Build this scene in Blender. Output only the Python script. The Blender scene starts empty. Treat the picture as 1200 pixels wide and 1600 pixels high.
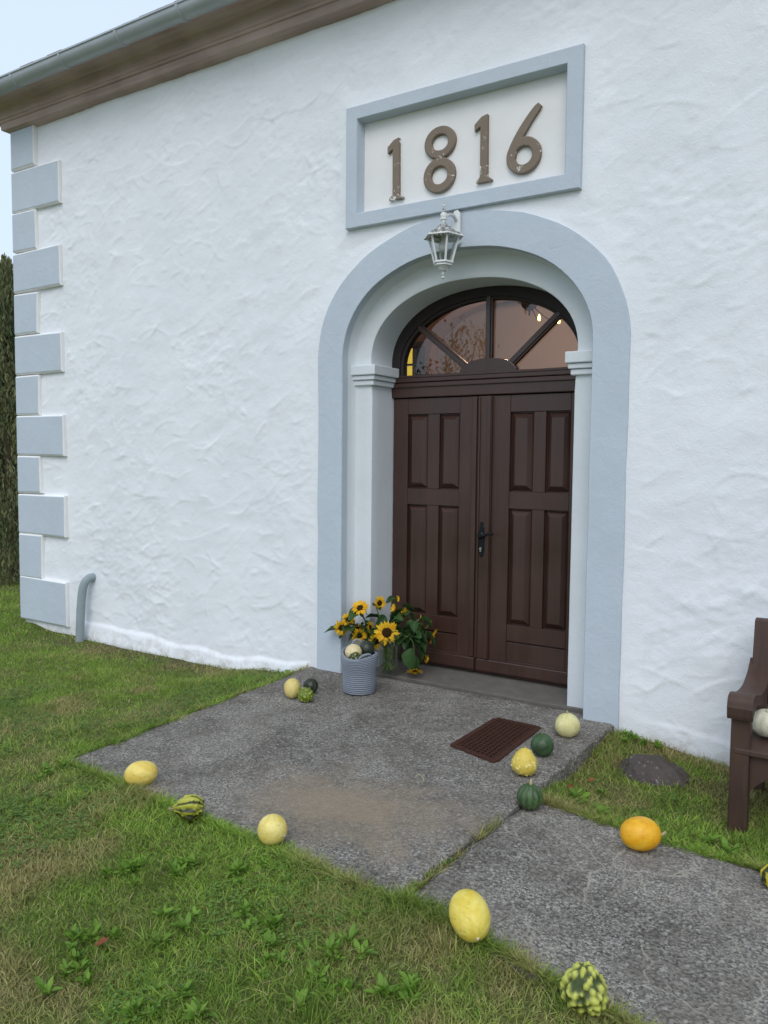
import bpy, math, random
import numpy as np
from mathutils import Vector, Matrix
R = math.radians
rng = np.random.default_rng(7)
random.seed(7)
scn = bpy.context.scene
COL = scn.collection

# ------------------------------------------------------------------ camera, sky, sun, exposure
CAM = Vector((2.5865, -4.9338, 1.6))
yaw, pitch, roll, F = 0.564820723, 0.0667030544, 0.00925297599, 1247.57667
fwd = Vector((-math.sin(yaw)*math.cos(pitch), math.cos(yaw)*math.cos(pitch), -math.sin(pitch)))
rt = Vector((math.cos(yaw), math.sin(yaw), 0)); up = rt.cross(fwd)
rt, up = math.cos(roll)*rt + math.sin(roll)*up, -math.sin(roll)*rt + math.cos(roll)*up
cd = bpy.data.cameras.new('camera'); cam = bpy.data.objects.new('camera', cd); COL.objects.link(cam)
cam.matrix_world = Matrix(((rt.x, up.x, -fwd.x, CAM.x), (rt.y, up.y, -fwd.y, CAM.y), (rt.z, up.z, -fwd.z, CAM.z), (0, 0, 0, 1)))
cd.sensor_fit = 'VERTICAL'; cd.sensor_height = 36.0; cd.sensor_width = 27.0
cd.lens = F/1600*36.0; cd.clip_start = 0.05; cd.clip_end = 2000
scn.camera = cam

SUN_AZ, SUN_EL = R(158), R(46)          # compass-like: direction the sun stands in, measured from +Y clockwise
world = bpy.data.worlds.new('World'); scn.world = world; world.use_nodes = True
wt = world.node_tree; wt.nodes.clear()
sky = wt.nodes.new('ShaderNodeTexSky'); sky.sky_type = 'NISHITA'; sky.sun_disc = False
sky.sun_elevation = SUN_EL; sky.sun_rotation = SUN_AZ; sky.air_density = 1.0; sky.dust_density = 4.0; sky.ozone_density = 1.0
mixw = wt.nodes.new('ShaderNodeMix'); mixw.data_type = 'RGBA'; mixw.inputs[0].default_value = 0.72
mixw.inputs[7].default_value = (6.9, 8.25, 9.95, 1)       # an even veil of fog cloud over the sky
bg = wt.nodes.new('ShaderNodeBackground'); bg.inputs[1].default_value = 0.127
wo = wt.nodes.new('ShaderNodeOutputWorld')
wt.links.new(sky.outputs[0], mixw.inputs[6]); wt.links.new(mixw.outputs[2], bg.inputs[0]); wt.links.new(bg.outputs[0], wo.inputs[0])
sl = bpy.data.lights.new('sun', 'SUN'); sl.energy = 0.9; sl.angle = R(35); sl.color = (1.0, 0.965, 0.93)
so = bpy.data.objects.new('sun', sl); COL.objects.link(so)
sd = Vector((math.sin(SUN_AZ)*math.cos(SUN_EL), math.cos(SUN_AZ)*math.cos(SUN_EL), math.sin(SUN_EL)))
so.rotation_euler = sd.to_track_quat('Z', 'Y').to_euler(); so.location = (0, -10, 20)
vs = scn.view_settings; vs.view_transform = 'Standard'; vs.look = 'None'; vs.exposure = 0.07; vs.gamma = 1.0
vs.use_curve_mapping = False
scn.render.engine = 'CYCLES'
cy = scn.cycles; cy.max_bounces = 6; cy.diffuse_bounces = 4; cy.glossy_bounces = 3; cy.transmission_bounces = 4; cy.transparent_max_bounces = 12

# ------------------------------------------------------------------ helpers
_tab = rng.random((8, 256, 256))
def vn(x, y, s=0):
    t = _tab[s % 8]; xi = np.floor(x).astype(int); yi = np.floor(y).astype(int); fx = x-xi; fy = y-yi
    fx = fx*fx*(3-2*fx); fy = fy*fy*(3-2*fy); a = xi & 255; b = (xi+1) & 255; c = yi & 255; d = (yi+1) & 255
    return (t[a, c]*(1-fx)+t[b, c]*fx)*(1-fy)+(t[a, d]*(1-fx)+t[b, d]*fx)*fy
def fbm(x, y, o=4, s=0):
    x = np.asarray(x, float); y = np.asarray(y, float); r = 0; a = .5
    for i in range(o): r = r+a*vn(x*2**i+i*17.3, y*2**i+i*9.1, s+i); a *= .5
    return r/(1-.5**o)
LOC = {}
def thing(name, label, cat, loc=(0, 0, 0), group=None, kind=None):
    o = bpy.data.objects.new(name, None); COL.objects.link(o); o.location = loc; o.empty_display_size = .1
    tag(o, label, cat, group); LOC[o.name] = Vector(loc); return o
def tag(o, label, cat, group=None):
    o['label'] = label; o['category'] = cat
    if group: o['group'] = group
    return o
def mesh(name, v, f, smooth=False):
    me = bpy.data.meshes.new(name); me.from_pydata([tuple(map(float, p)) for p in v], [], f); me.update()
    if smooth:
        for p in me.polygons: p.use_smooth = True
    return me
def wpos(o):
    p = Vector((0, 0, 0))
    while o: p = p+o.location; o = o.parent
    return p
def mk(name, v, f, mat, parent=None, smooth=False, origin=None, bevel=0, seg=2, mats=None, fm=None, auto=None):
    """world-space vertices -> one object; the origin is the parent's place or the given one"""
    pw = wpos(parent) if parent else Vector((0, 0, 0))
    og = Vector(origin) if origin else (pw if parent else Vector((0, 0, 0)))
    me = mesh(name, [(p[0]-og.x, p[1]-og.y, p[2]-og.z) for p in v], f, smooth)
    for m in (mats or [mat]): me.materials.append(m)
    if fm is not None:
        for p, i in zip(me.polygons, fm): p.material_index = i
    if smooth: me.set_sharp_from_angle(angle=R(38))
    o = bpy.data.objects.new(name, me); COL.objects.link(o); o.location = og-pw
    if parent: o.parent = parent
    if bevel:
        b = o.modifiers.new('bevel', 'BEVEL'); b.width = bevel; b.segments = seg; b.limit_method = 'ANGLE'; b.angle_limit = R(40)
    return o
def box(x0, x1, y0, y1, z0, z1):
    v = [(x0, y0, z0), (x1, y0, z0), (x1, y1, z0), (x0, y1, z0), (x0, y0, z1), (x1, y0, z1), (x1, y1, z1), (x0, y1, z1)]
    return v, [(0, 3, 2, 1), (4, 5, 6, 7), (0, 1, 5, 4), (1, 2, 6, 5), (2, 3, 7, 6), (3, 0, 4, 7)]
def join(*ms):
    V = []; Fc = []
    for v, f in ms:
        n = len(V); V += list(v); Fc += [tuple(i+n for i in q) for q in f]
    return V, Fc
def tube(pts, rad, n=10, cap=True):
    pts = [Vector(p) for p in pts]; m = len(pts); rs = rad if hasattr(rad, '__len__') else [rad]*m
    V = []; Fc = []; nrm = None
    for i, p in enumerate(pts):
        t = (pts[min(i+1, m-1)]-pts[max(i-1, 0)]).normalized()
        if nrm is None: nrm = t.orthogonal().normalized()
        else: nrm = (nrm-t*nrm.dot(t)).normalized()
        b = t.cross(nrm)
        for k in range(n):
            a = 2*math.pi*k/n; V.append(p+(nrm*math.cos(a)+b*math.sin(a))*rs[i])
    for i in range(m-1):
        for k in range(n): Fc.append((i*n+k, i*n+(k+1) % n, (i+1)*n+(k+1) % n, (i+1)*n+k))
    if cap: Fc.append(tuple(range(n-1, -1, -1))); Fc.append(tuple((m-1)*n+k for k in range(n)))
    return V, Fc
def lathe(prof, c, n=32, ph=0.0):
    V = []; Fc = []; m = len(prof)
    for r, z in prof:
        for k in range(n):
            a = 2*math.pi*k/n+ph; V.append((c[0]+r*math.cos(a), c[1]+r*math.sin(a), c[2]+z))
    for i in range(m-1):
        for k in range(n): Fc.append((i*n+k, i*n+(k+1) % n, (i+1)*n+(k+1) % n, (i+1)*n+k))
    return V, Fc
def prism(poly, y0, y1):
    """polygon in x,z (counter-clockwise seen from -y) extruded y0 (front) to y1"""
    n = len(poly); V = [(x, y0, z) for x, z in poly]+[(x, y1, z) for x, z in poly]
    Fc = [tuple(range(n)), tuple(range(2*n-1, n-1, -1))]+[(i, n+i, n+(i+1) % n, (i+1) % n) for i in range(n)]
    return V, Fc
def curve(pts, n=8):
    """Catmull-Rom through points"""
    p = [Vector(q) for q in pts]; p = [p[0]*2-p[1]]+p+[p[-1]*2-p[-2]]; out = []
    for i in range(1, len(p)-2):
        for k in range(n):
            t = k/n; a, b, c, d = p[i-1], p[i], p[i+1], p[i+2]
            out.append(.5*((2*b)+(c-a)*t+(2*a-5*b+4*c-d)*t*t+(3*b-a-3*c+d)*t**3))
    out.append(p[-2]); return out

# ------------------------------------------------------------------ materials
class NT:
    def __init__(s, name, rough=.6, spec=.3):
        s.m = bpy.data.materials.new(name); s.m.use_nodes = True; s.t = s.m.node_tree
        s.b = s.t.nodes['Principled BSDF']; s.b.inputs['Roughness'].default_value = rough
        s.b.inputs['Specular IOR Level'].default_value = spec
        s.co = s.t.nodes.new('ShaderNodeTexCoord').outputs['Object']
    def n(s, k): return s.t.nodes.new(k)
    def l(s, a, b): s.t.links.new(a, b)
    def val(s, sock, v):
        if hasattr(v, 'links') or isinstance(v, bpy.types.NodeSocket): s.l(v, sock)
        elif isinstance(v, (tuple, list)): sock.default_value = tuple(v)+((1,) if len(v) == 3 and len(sock.default_value) == 4 else ())
        else: sock.default_value = v
    def map(s, scale=(1, 1, 1), rot=(0, 0, 0), loc=(0, 0, 0), co=None):
        m = s.n('ShaderNodeMapping'); s.l(co or s.co, m.inputs[0]); m.inputs[1].default_value = loc; m.inputs[2].default_value = rot; m.inputs[3].default_value = scale
        return m.outputs[0]
    def noise(s, scale, det=4, rough=.55, dist=0, co=None, col=False):
        m = s.n('ShaderNodeTexNoise'); s.l(co or s.co, m.inputs['Vector']); m.inputs['Scale'].default_value = scale
        m.inputs['Detail'].default_value = det; m.inputs['Roughness'].default_value = rough; m.inputs['Distortion'].default_value = dist
        return m.outputs[1 if col else 0]
    def vor(s, scale, feat='F1', out='Distance', co=None, rnd=1):
        m = s.n('ShaderNodeTexVoronoi'); s.l(co or s.co, m.inputs['Vector']); m.feature = feat; m.inputs['Scale'].default_value = scale
        m.inputs['Randomness'].default_value = rnd; return m.outputs[out]
    def ramp(s, x, *st):
        r = s.n('ShaderNodeValToRGB'); s.l(x, r.inputs[0]); e = r.color_ramp.elements
        while len(e) < len(st): e.new(.5)
        for q, (p, c) in zip(e, st):
            q.position = p; q.color = (c, c, c, 1) if isinstance(c, (int, float)) else tuple(c)+(1,)
        return r.outputs[0]
    def mix(s, f, a, b, mode='MIX'):
        m = s.n('ShaderNodeMix'); m.data_type = 'RGBA'; m.blend_type = mode; s.val(m.inputs[0], f); s.val(m.inputs[6], a); s.val(m.inputs[7], b)
        return m.outputs[2]
    def math(s, op, a, b=0.0):
        m = s.n('ShaderNodeMath'); m.operation = op; s.val(m.inputs[0], a); s.val(m.inputs[1], b); return m.outputs[0]
    def sep(s, co=None):
        m = s.n('ShaderNodeSeparateXYZ'); s.l(co or s.co, m.inputs[0]); return m.outputs
    def bump(s, h, strength=.5, dist=.01, prev=None):
        m = s.n('ShaderNodeBump'); s.l(h, m.inputs['Height']); m.inputs['Strength'].default_value = strength; m.inputs['Distance'].default_value = dist
        if prev: s.l(prev, m.inputs['Normal'])
        return m.outputs[0]
    def base(s, c): s.val(s.b.inputs['Base Color'], c)
    def rough(s, c): s.val(s.b.inputs['Roughness'], c)
    def nor(s, x): s.l(x, s.b.inputs['Normal'])
    def attr(s, name):
        m = s.n('ShaderNodeAttribute'); m.attribute_name = name; return m.outputs[0]
def simple(name, col, rough=.6, var=.15, scale=20, bump=.0, metal=0, bscale=None, spec=.3):
    t = NT(name, rough, spec); n = t.noise(scale, 5)
    t.base(t.mix(n, tuple(c*(1-var) for c in col), tuple(min(1, c*(1+var)) for c in col)))
    t.b.inputs['Metallic'].default_value = metal
    if bump: t.nor(t.bump(t.noise(bscale or scale*3, 4), bump, .01))
    return t.m

# rough trowelled lime plaster, painted white
t = NT('white_plaster', .75, .2)
big = t.noise(1.3, 3, .6); z = t.sep()[2]
c = t.mix(t.ramp(big, (.3, 0), (.75, 1)), (.76, .785, .82), (.83, .855, .885))
zb = t.n('ShaderNodeMapRange'); t.l(z, zb.inputs[0]); zb.inputs[1].default_value = -.22; zb.inputs[2].default_value = .03; zb.inputs[3].default_value = 1; zb.inputs[4].default_value = 0
dirt = t.math('MULTIPLY', zb.outputs[0], t.ramp(t.noise(7, 7, .72, .6), (.44, 0), (.66, 1)))
c = t.mix(t.math('MULTIPLY', dirt, .75), c, (.36, .32, .24))
c = t.mix(t.math('MULTIPLY', t.ramp(t.noise(2.6, 6, .65, 1.5), (.60, 0), (.72, 1)), .16), c, (.62, .62, .58))
t.base(c)
t.nor(t.bump(t.noise(38, 5, .68, .8), .40, .009))
PLASTER = t.m
def painted(name, col, bs=1.0):
    t = NT(name, .7, .2); n = t.noise(3.5, 5, .6)
    c = t.mix(n, tuple(q*.90 for q in col), tuple(q*1.07 for q in col))
    c = t.mix(t.math('MULTIPLY', t.ramp(t.noise(38, 5, .7), (.66, 0), (.70, 1)), .5), c, (.72, .73, .72))
    t.base(c); b = t.bump(t.noise(11, 5, .6, .8), .35*bs, .012); t.nor(t.bump(t.noise(70, 5, .7), .35*bs, .003, b)); return t.m
BLUE = painted('blue_grey_paint', (.505, .57, .635), 1.0)
PALE = painted('pale_grey_paint', (.67, .71, .735), .8)
PANELW = painted('smooth_white_paint', (.80, .795, .785), .4)
QWHITE = painted('white_joint_paint', (.84, .84, .83), .8)
def wood(name, a, b, sc=(3, 3, 3), rough=.5, grain=(26, 26, 1.4), spec=.35):
    t = NT(name, rough, spec); g = t.noise(1, 6, .65, .6, co=t.map(grain)); n = t.noise(1.7, 4)
    c = t.mix(t.ramp(g, (.3, 0), (.72, 1)), a, b); c = t.mix(t.ramp(n, (.35, 0), (.7, .55)), c, tuple(q*1.35 for q in b)); t.base(c)
    t.rough(t.ramp(n, (.3, rough-.1), (.7, rough+.15))); t.nor(t.bump(g, .25, .004)); return t.m
DOORW = wood('door_brown_wood', (.030, .0138, .0096), (.051, .0228, .0152), rough=.36, spec=.6)
FRAMEW = wood('door_frame_dark_wood', (.018, .013, .013), (.03, .021, .02), rough=.55)
BENCHW = wood('bench_brown_wood', (.045, .025, .018), (.075, .043, .032), rough=.55, grain=(22, 5, 3))
CORNW = wood('weathered_cornice_wood', (.34, .24, .215), (.52, .405, .38), rough=.8, grain=(.9, 22, 22), spec=.15)
ZINC = simple('zinc_grey', (.40, .435, .46), .45, .14, 6, .06, .15, 60)
TILE = simple('red_roof_tile', (.30, .15, .11), .85, .3, 14, .4, 0, 60)
GREYPIPE = simple('grey_pipe', (.27, .32, .34), .55, .18, 9, .15, 0, 50)
IRON = simple('black_iron', (.012, .016, .02), .42, .3, 40, .2, .5)
STEEL = simple('brass_steel', (.5, .48, .42), .3, .1, 30, 0, .9)
t = NT('rusty_iron', .8, .2); t.base(t.mix(t.noise(30, 6, .7), (.028, .014, .011), (.085, .035, .022))); t.nor(t.bump(t.noise(90, 4), .4, .003)); RUST = t.m
PITSHADE = simple('pit_shade', (.012, .009, .008), .95, .3, 20)
t = NT('flaking_brown_paint', .7, .2)
c = t.mix(t.noise(9, 5), (.185, .145, .11), (.25, .20, .155)); c = t.mix(t.ramp(t.noise(11, 6, .75, .7), (.60, 0), (.615, 1)), c, (.72, .71, .68)); t.base(c)
t.nor(t.bump(t.noise(40, 5), .3, .004)); NUMBER = t.m
t = NT('weathered_white_metal', .5, .4)
zz = t.n('ShaderNodeNewGeometry'); up_ = t.sep(zz.outputs['Normal'])[2]
lich = t.math('MULTIPLY', t.ramp(t.noise(55, 6, .75), (.40, 0), (.52, 1)), t.ramp(up_, (.25, 0), (.5, 1)))
t.base(t.mix(lich, (.74, .76, .75), (.13, .125, .11))); LANT = t.m
def glass(name, tint, base, spread, rough=.02):
    m = bpy.data.materials.new(name); m.use_nodes = True; q = m.node_tree; q.nodes.clear()
    tr = q.nodes.new('ShaderNodeBsdfTransparent'); tr.inputs[0].default_value = tint+(1,)
    gl = q.nodes.new('ShaderNodeBsdfGlossy'); gl.inputs['Roughness'].default_value = rough
    fr = q.nodes.new('ShaderNodeLayerWeight'); fr.inputs[0].default_value = .25
    ma = q.nodes.new('ShaderNodeMath'); ma.operation = 'MULTIPLY_ADD'; ma.inputs[1].default_value = spread; ma.inputs[2].default_value = base
    mx = q.nodes.new('ShaderNodeMixShader'); o = q.nodes.new('ShaderNodeOutputMaterial')
    q.links.new(fr.outputs['Facing'], ma.inputs[0]); q.links.new(ma.outputs[0], mx.inputs[0]); q.links.new(tr.outputs[0], mx.inputs[1]); q.links.new(gl.outputs[0], mx.inputs[2]); q.links.new(mx.outputs[0], o.inputs[0]); return m
PANE = glass('window_glass', (.95, .93, .91), .04, .20, .012)
LGLASS = glass('lantern_glass', (.88, .9, .9), .08, .4, .06)
VGLASS = glass('vase_glass', (.95, .97, .95), .04, .5, .02)
WATER = glass('vase_water', (.90, .94, .84), .02, .2, .02)
AMBER = glass('amber_glass', (1.0, .78, .24), .02, .1, .1)
INT = simple('warm_interior_plaster', (.60, .50, .43), .85, .08, 2)
INTREV = simple('interior_brown_reveal', (.17, .095, .052), .8, .1, 3)
def emis(name, c, s):
    m = bpy.data.materials.new(name); m.use_nodes = True; q = m.node_tree; q.nodes.clear()
    e = q.nodes.new('ShaderNodeEmission'); e.inputs[0].default_value = c+(1,); e.inputs[1].default_value = s
    o = q.nodes.new('ShaderNodeOutputMaterial'); q.links.new(e.outputs[0], o.inputs[0]); return m
BULB = emis('glowing_bulb', (1.0, .55, .16), 9)
# concrete with exposed aggregate
def concrete(name, cracks, seed):
    t = NT(name, .9, .12); co = t.map((1, 1, 1), (0, 0, 0), (seed, seed*.7, 0))
    big = t.noise(1.6, 6, .62, .3, co=co); mid = t.noise(9, 6, .65, .4, co=co)
    c = t.mix(t.ramp(big, (.33, 0), (.66, 1)), (.086, .077, .066), (.222, .200, .172))
    c = t.mix(t.ramp(mid, (.36, .55), (.62, 0)), c, (.065, .063, .060))
    cell = t.vor(105, out='Color', co=co); cs = t.sep(cell)
    peb = t.mix(t.ramp(cs[0], (.15, 0), (.95, 1)), (.055, .050, .044), (.35, .325, .28)); c = t.mix(.42, c, peb)
    cell2 = t.vor(42, out='Color', co=co); c2 = t.sep(cell2)
    lightp = t.math('MULTIPLY', t.ramp(c2[1], (.74, 0), (.80, 1)), t.ramp(t.vor(42, co=co), (.25, 1), (.45, 0)))
    c = t.mix(t.math('MULTIPLY', lightp, .55), c, (.40, .385, .35))
    lich = t.math('MULTIPLY', t.ramp(t.noise(3.1, 4, .6, 1, co=co), (.40, .15), (.62, 1)), t.ramp(t.noise(95, 4, .75, co=co), (.50, 0), (.60, 1)))
    c = t.mix(t.math('MULTIPLY', lich, .8), c, (.47, .455, .42))
    xyz = t.sep(t.co)
    if cracks:
        w = t.mix(.22, t.co, t.noise(3.0, 4, .6, col=True), 'ADD')
        de = t.vor(3.1, 'DISTANCE_TO_EDGE', co=w); w2 = t.mix(.16, t.co, t.noise(5, 4, .6, col=True), 'ADD'); de2 = t.vor(7.5, 'DISTANCE_TO_EDGE', co=w2)
        m1 = t.math('MULTIPLY', t.ramp(de, (.0, 1), (.014, 0)), t.ramp(t.noise(2.2, 3), (.40, 0), (.55, 1)))
        m2 = t.math('MULTIPLY', t.ramp(de2, (.0, 1), (.02, 0)), t.ramp(t.noise(3.3, 3, co=t.map(loc=(3, 1, 0))), (.52, 0), (.62, 1)))
        c = t.mix(t.math('MULTIPLY', t.math('MAXIMUM', m1, m2), .75), c, (.42, .39, .32))
        tan = t.ramp(t.noise(2.7, 5, .6, co=t.map(loc=(8, 2, 0))), (.62, 0), (.75, 1)); c = t.mix(t.math('MULTIPLY', tan, .4), c, (.27, .22, .14))
    else:
        # trampled earth stain at the front of the slab, its own ragged shape
        dx = t.math('SUBTRACT', xyz[0], .42); dy = t.math('SUBTRACT', xyz[1], -1.86)
        d = t.math('SQRT', t.math('ADD', t.math('MULTIPLY', t.math('MULTIPLY', dx, dx), 1.0), t.math('MULTIPLY', t.math('MULTIPLY', dy, dy), 3.2)))
        d = t.math('ADD', d, t.math('MULTIPLY', t.math('SUBTRACT', t.noise(3.5, 6, .7, .6), .5), 1.5))
        st = t.ramp(d, (.10, 1), (.80, 0)); c = t.mix(t.math('MULTIPLY', st, .85), c, t.mix(t.noise(30, 6, .75), (.19, .150, .108), (.37, .30, .215)))
    t.base(c); b = t.bump(t.vor(105, co=co), .6, .007); t.nor(t.bump(t.noise(28, 6, .7, co=co), .4, .012, b)); return t.m
CONC = concrete('aggregate_concrete', False, 0); CONC2 = concrete('cracked_concrete', True, 5)
THRESH = simple('worn_threshold_concrete', (.135, .125, .11), .9, .35, 11, .5, 0, 60)
# soil and grass
t = NT('lawn_soil', .95, .1); a = t.noise(.9, 5, .6); b_ = t.noise(24, 6, .7)
c = t.mix(t.ramp(b_, (.35, 0), (.65, 1)), (.075, .095, .028), (.16, .18, .058)); c = t.mix(t.ramp(a, (.48, 0), (.66, .7)), c, (.125, .098, .06))
sx = t.sep(); wob2 = t.math('MULTIPLY', t.math('SUBTRACT', t.noise(2.2, 5, .65), .5), .7); yy_ = t.math('ADD', sx[1], wob2)
ws = t.n('ShaderNodeMapRange'); t.l(yy_, ws.inputs[0]); ws.inputs[1].default_value = -.62; ws.inputs[2].default_value = -.12
lft = t.n('ShaderNodeMapRange'); t.l(sx[0], lft.inputs[0]); lft.inputs[1].default_value = -4.6; lft.inputs[2].default_value = -3.4
rgt = t.n('ShaderNodeMapRange'); t.l(sx[0], rgt.inputs[0]); rgt.inputs[1].default_value = 2.6; rgt.inputs[2].default_value = 1.6
wm_ = t.math('MULTIPLY', t.math('MULTIPLY', ws.outputs[0], lft.outputs[0]), rgt.outputs[0])
c = t.mix(t.math('MULTIPLY', wm_, .9), c, t.mix(b_, (.055, .042, .028), (.15, .115, .075))); t.base(c)
t.nor(t.bump(b_, .8, .02)); SOIL = t.m
def leafmat(name, att='Col', tr=.3, rough=.55, spec=.25):
    m = bpy.data.materials.new(name); m.use_nodes = True; q = m.node_tree; p = q.nodes['Principled BSDF']
    p.inputs['Roughness'].default_value = rough; p.inputs['Specular IOR Level'].default_value = spec
    a = q.nodes.new('ShaderNodeAttribute'); a.attribute_name = att; q.links.new(a.outputs[0], p.inputs['Base Color'])
    tl = q.nodes.new('ShaderNodeBsdfTranslucent'); q.links.new(a.outputs[0], tl.inputs[0])
    mx = q.nodes.new('ShaderNodeMixShader'); mx.inputs[0].default_value = tr; o = q.nodes['Material Output']
    q.links.new(p.outputs[0], mx.inputs[1]); q.links.new(tl.outputs[0], mx.inputs[2]); q.links.new(mx.outputs[0], o.inputs[0]); return m
GRASS = leafmat('grass_blade'); 
def leafsolid(name, a, b, tr=.25, rough=.5, scale=18):
    m = bpy.data.materials.new(name); m.use_nodes = True; q = m.node_tree; p = q.nodes['Principled BSDF']; p.inputs['Roughness'].default_value = rough; p.inputs['Specular IOR Level'].default_value = .25
    tc = q.nodes.new('ShaderNodeTexCoord'); n = q.nodes.new('ShaderNodeTexNoise'); n.inputs['Scale'].default_value = scale; q.links.new(tc.outputs['Object'], n.inputs['Vector'])
    oi = q.nodes.new('ShaderNodeObjectInfo'); ad = q.nodes.new('ShaderNodeMath'); ad.operation = 'ADD'; q.links.new(n.outputs[0], ad.inputs[0])
    sc_ = q.nodes.new('ShaderNodeMath'); sc_.operation = 'MULTIPLY_ADD'; sc_.inputs[1].default_value = .7; sc_.inputs[2].default_value = -.35; q.links.new(oi.outputs['Random'], sc_.inputs[0]); q.links.new(sc_.outputs[0], ad.inputs[1])
    x = q.nodes.new('ShaderNodeMix'); x.data_type = 'RGBA'; x.inputs[6].default_value = a+(1,); x.inputs[7].default_value = b+(1,); q.links.new(ad.outputs[0], x.inputs[0])
    q.links.new(x.outputs[2], p.inputs['Base Color']); tl = q.nodes.new('ShaderNodeBsdfTranslucent'); q.links.new(x.outputs[2], tl.inputs[0])
    mx = q.nodes.new('ShaderNodeMixShader'); mx.inputs[0].default_value = tr; o = q.nodes['Material Output']
    q.links.new(p.outputs[0], mx.inputs[1]); q.links.new(tl.outputs[0], mx.inputs[2]); q.links.new(mx.outputs[0], o.inputs[0]); return m
PETAL = leafsolid('sunflower_petal', (.86, .44, .010), (.95, .66, .04), .35, .5, 40)
SFLEAF = leafsolid('sunflower_leaf', (.022, .055, .016), (.05, .11, .03), .2, .5, 25)
SFSTEM = leafsolid('sunflower_stem', (.075, .12, .03), (.13, .19, .055), .1, .5, 25)
WEED = leafsolid('weed_leaf', (.10, .21, .026), (.24, .40, .055), .35, .45, 20)
DRYLEAF = leafsolid('fallen_leaf', (.20, .055, .025), (.34, .12, .05), .2, .6, 30)
t = NT('sunflower_disc', .9, .1); t.base(t.mix(t.vor(260), (.016, .008, .004), (.075, .032, .012))); t.nor(t.bump(t.vor(300), .8, .003)); DISC = t.m
t = NT('gourd_skin', .42, .4); a = t.attr('Col'); n = t.noise(70, 5, .65); t.base(t.mix(t.ramp(n, (.35, .22), (.6, 0)), a, t.mix(.6, a, (.25, .2, .06)), 'MIX')); t.nor(t.bump(t.noise(38, 4), .12, .006)); GOURD = t.m
STEMM = simple('dry_gourd_stem', (.42, .36, .20), .8, .3, 60, .4)
t = NT('grey_rope', .85, .1); t.base(t.mix(t.noise(120, 4, .7), (.175, .20, .24), (.29, .32, .365))); t.nor(t.bump(t.noise(170, 3), .6, .004)); ROPE = t.m
t = NT('granite_boulder', .9, .15); c = t.mix(t.noise(5, 6, .65), (.055, .045, .042), (.13, .11, .10)); c = t.mix(t.ramp(t.noise(34, 5, .7), (.60, 0), (.66, .7)), c, (.36, .35, .32)); t.base(c); t.nor(t.bump(t.noise(22, 6, .7), .7, .02)); ROCK = t.m
BARK = simple('bark', (.10, .075, .055), .9, .3, 12, .6, 0, 40)

# ------------------------------------------------------------------ ground
XC = .036
CP = np.array([(-5, 0, -.135), (-4.3, -.05, -.175), (-3, -.05, -.19), (-2.2, -.05, -.185), (-1.5, -.05, -.13), (-1.3, -.3, -.09), (-1.3, -1.2, -.095), (-1.3, -2.2, -.107), (-.4, -2.4, -.11), (.4, -2.5, -.112), (1, -2.6, -.115),
 (1.9, -2.65, -.155), (2.8, -2.7, -.2), (1.25, -.1, -.09), (1.45, -.02, -.11), (1.65, 0, -.155), (1.85, 0, -.19), (1.35, -.6, -.175), (1.2, -1.15, -.135), (1.7, -1.22, -.142), (2.3, -1.22, -.165), (2.1, -.8, -.178), (3, -.6, -.2), (3.2, -1.2, -.2),
 (-7, 1, -.17), (-8, 2, -.18), (-12, 5, -.2), (-3, -3, -.14), (.4, -3.6, -.135), (-3, -1.2, -.15), (-6, -3, -.17), (3, -4.9, -.18), (8, -2, -.3), (-20, 20, -.2), (-20, -20, -.3), (20, -20, -.35), (20, 10, -.3)])
def gz(x, y):
    x = np.asarray(x, float); y = np.asarray(y, float); s = np.zeros_like(x); w = np.zeros_like(x)
    for cx, cy, cz in CP:
        q = 1/((x-cx)**2+(y-cy)**2+.02)**1.4; s += q*cz; w += q
    return s/w+(fbm(x*1.7+40, y*1.7+40, 3, 2)-.5)*.03+(fbm(x*7+40, y*7+40, 2, 4)-.5)*.012
SLAB = [(-1.24, 0.0), (1.19, 0.0), (1.04, -2.40), (-1.235, -2.215)]
PATH = [(1.125, -1.21), (6.5, -1.42), (6.5, -3.2), (1.06, -2.375)]
def inpoly(x, y, P, grow=0.0):
    r = np.ones(np.shape(x), bool); n = len(P); ar = sum(P[i][0]*P[(i+1) % n][1]-P[(i+1) % n][0]*P[i][1] for i in range(n)); sg = 1 if ar > 0 else -1
    for i in range(n):
        (ax, ay), (bx, by) = P[i], P[(i+1) % n]; L = math.hypot(bx-ax, by-ay)
        r &= sg*((bx-ax)*(y-ay)-(by-ay)*(x-ax))/L > -grow
    return r
def slab_z(x, y): return -.05+.022*np.minimum(y, .1)
GQ = [(.497, -.862), (.800, -.950), (.812, -.318), (.524, -.305)]
def path_z(x, y): return -.098-.045*(np.asarray(x)-1.07)
def axis(a, b, lo, hi, h, big):
    s = list(np.arange(lo, hi+h/2, h)); k = h; p = lo
    while p > a: k *= big; p -= k; s.insert(0, p)
    k = h; p = s[-1]
    while p < b: k *= big; p += k; s.append(p)
    return np.array(s)
gx = axis(-200, 200, -9, 4, .08, 1.35); gy = axis(-200, 200, -5.2, 2.5, .08, 1.35)
GX, GY = np.meshgrid(gx, gy, indexing='ij'); GZ = gz(GX, GY)
GZ = np.where(inpoly(GX, GY, SLAB, -.06) | inpoly(GX, GY, PATH, -.06), -.32, GZ)
GZ = np.where((GX > -4.8) & (GX < 6) & (GY > .12) & (GY < 5.4), -.4, GZ)
ny = len(gy); idx = np.arange(GX.size).reshape(GX.shape)
gv = np.stack([GX, GY, GZ], -1).reshape(-1, 3); gf = np.stack([idx[:-1, :-1], idx[1:, :-1], idx[1:, 1:], idx[:-1, 1:]], -1).reshape(-1, 4)
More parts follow.
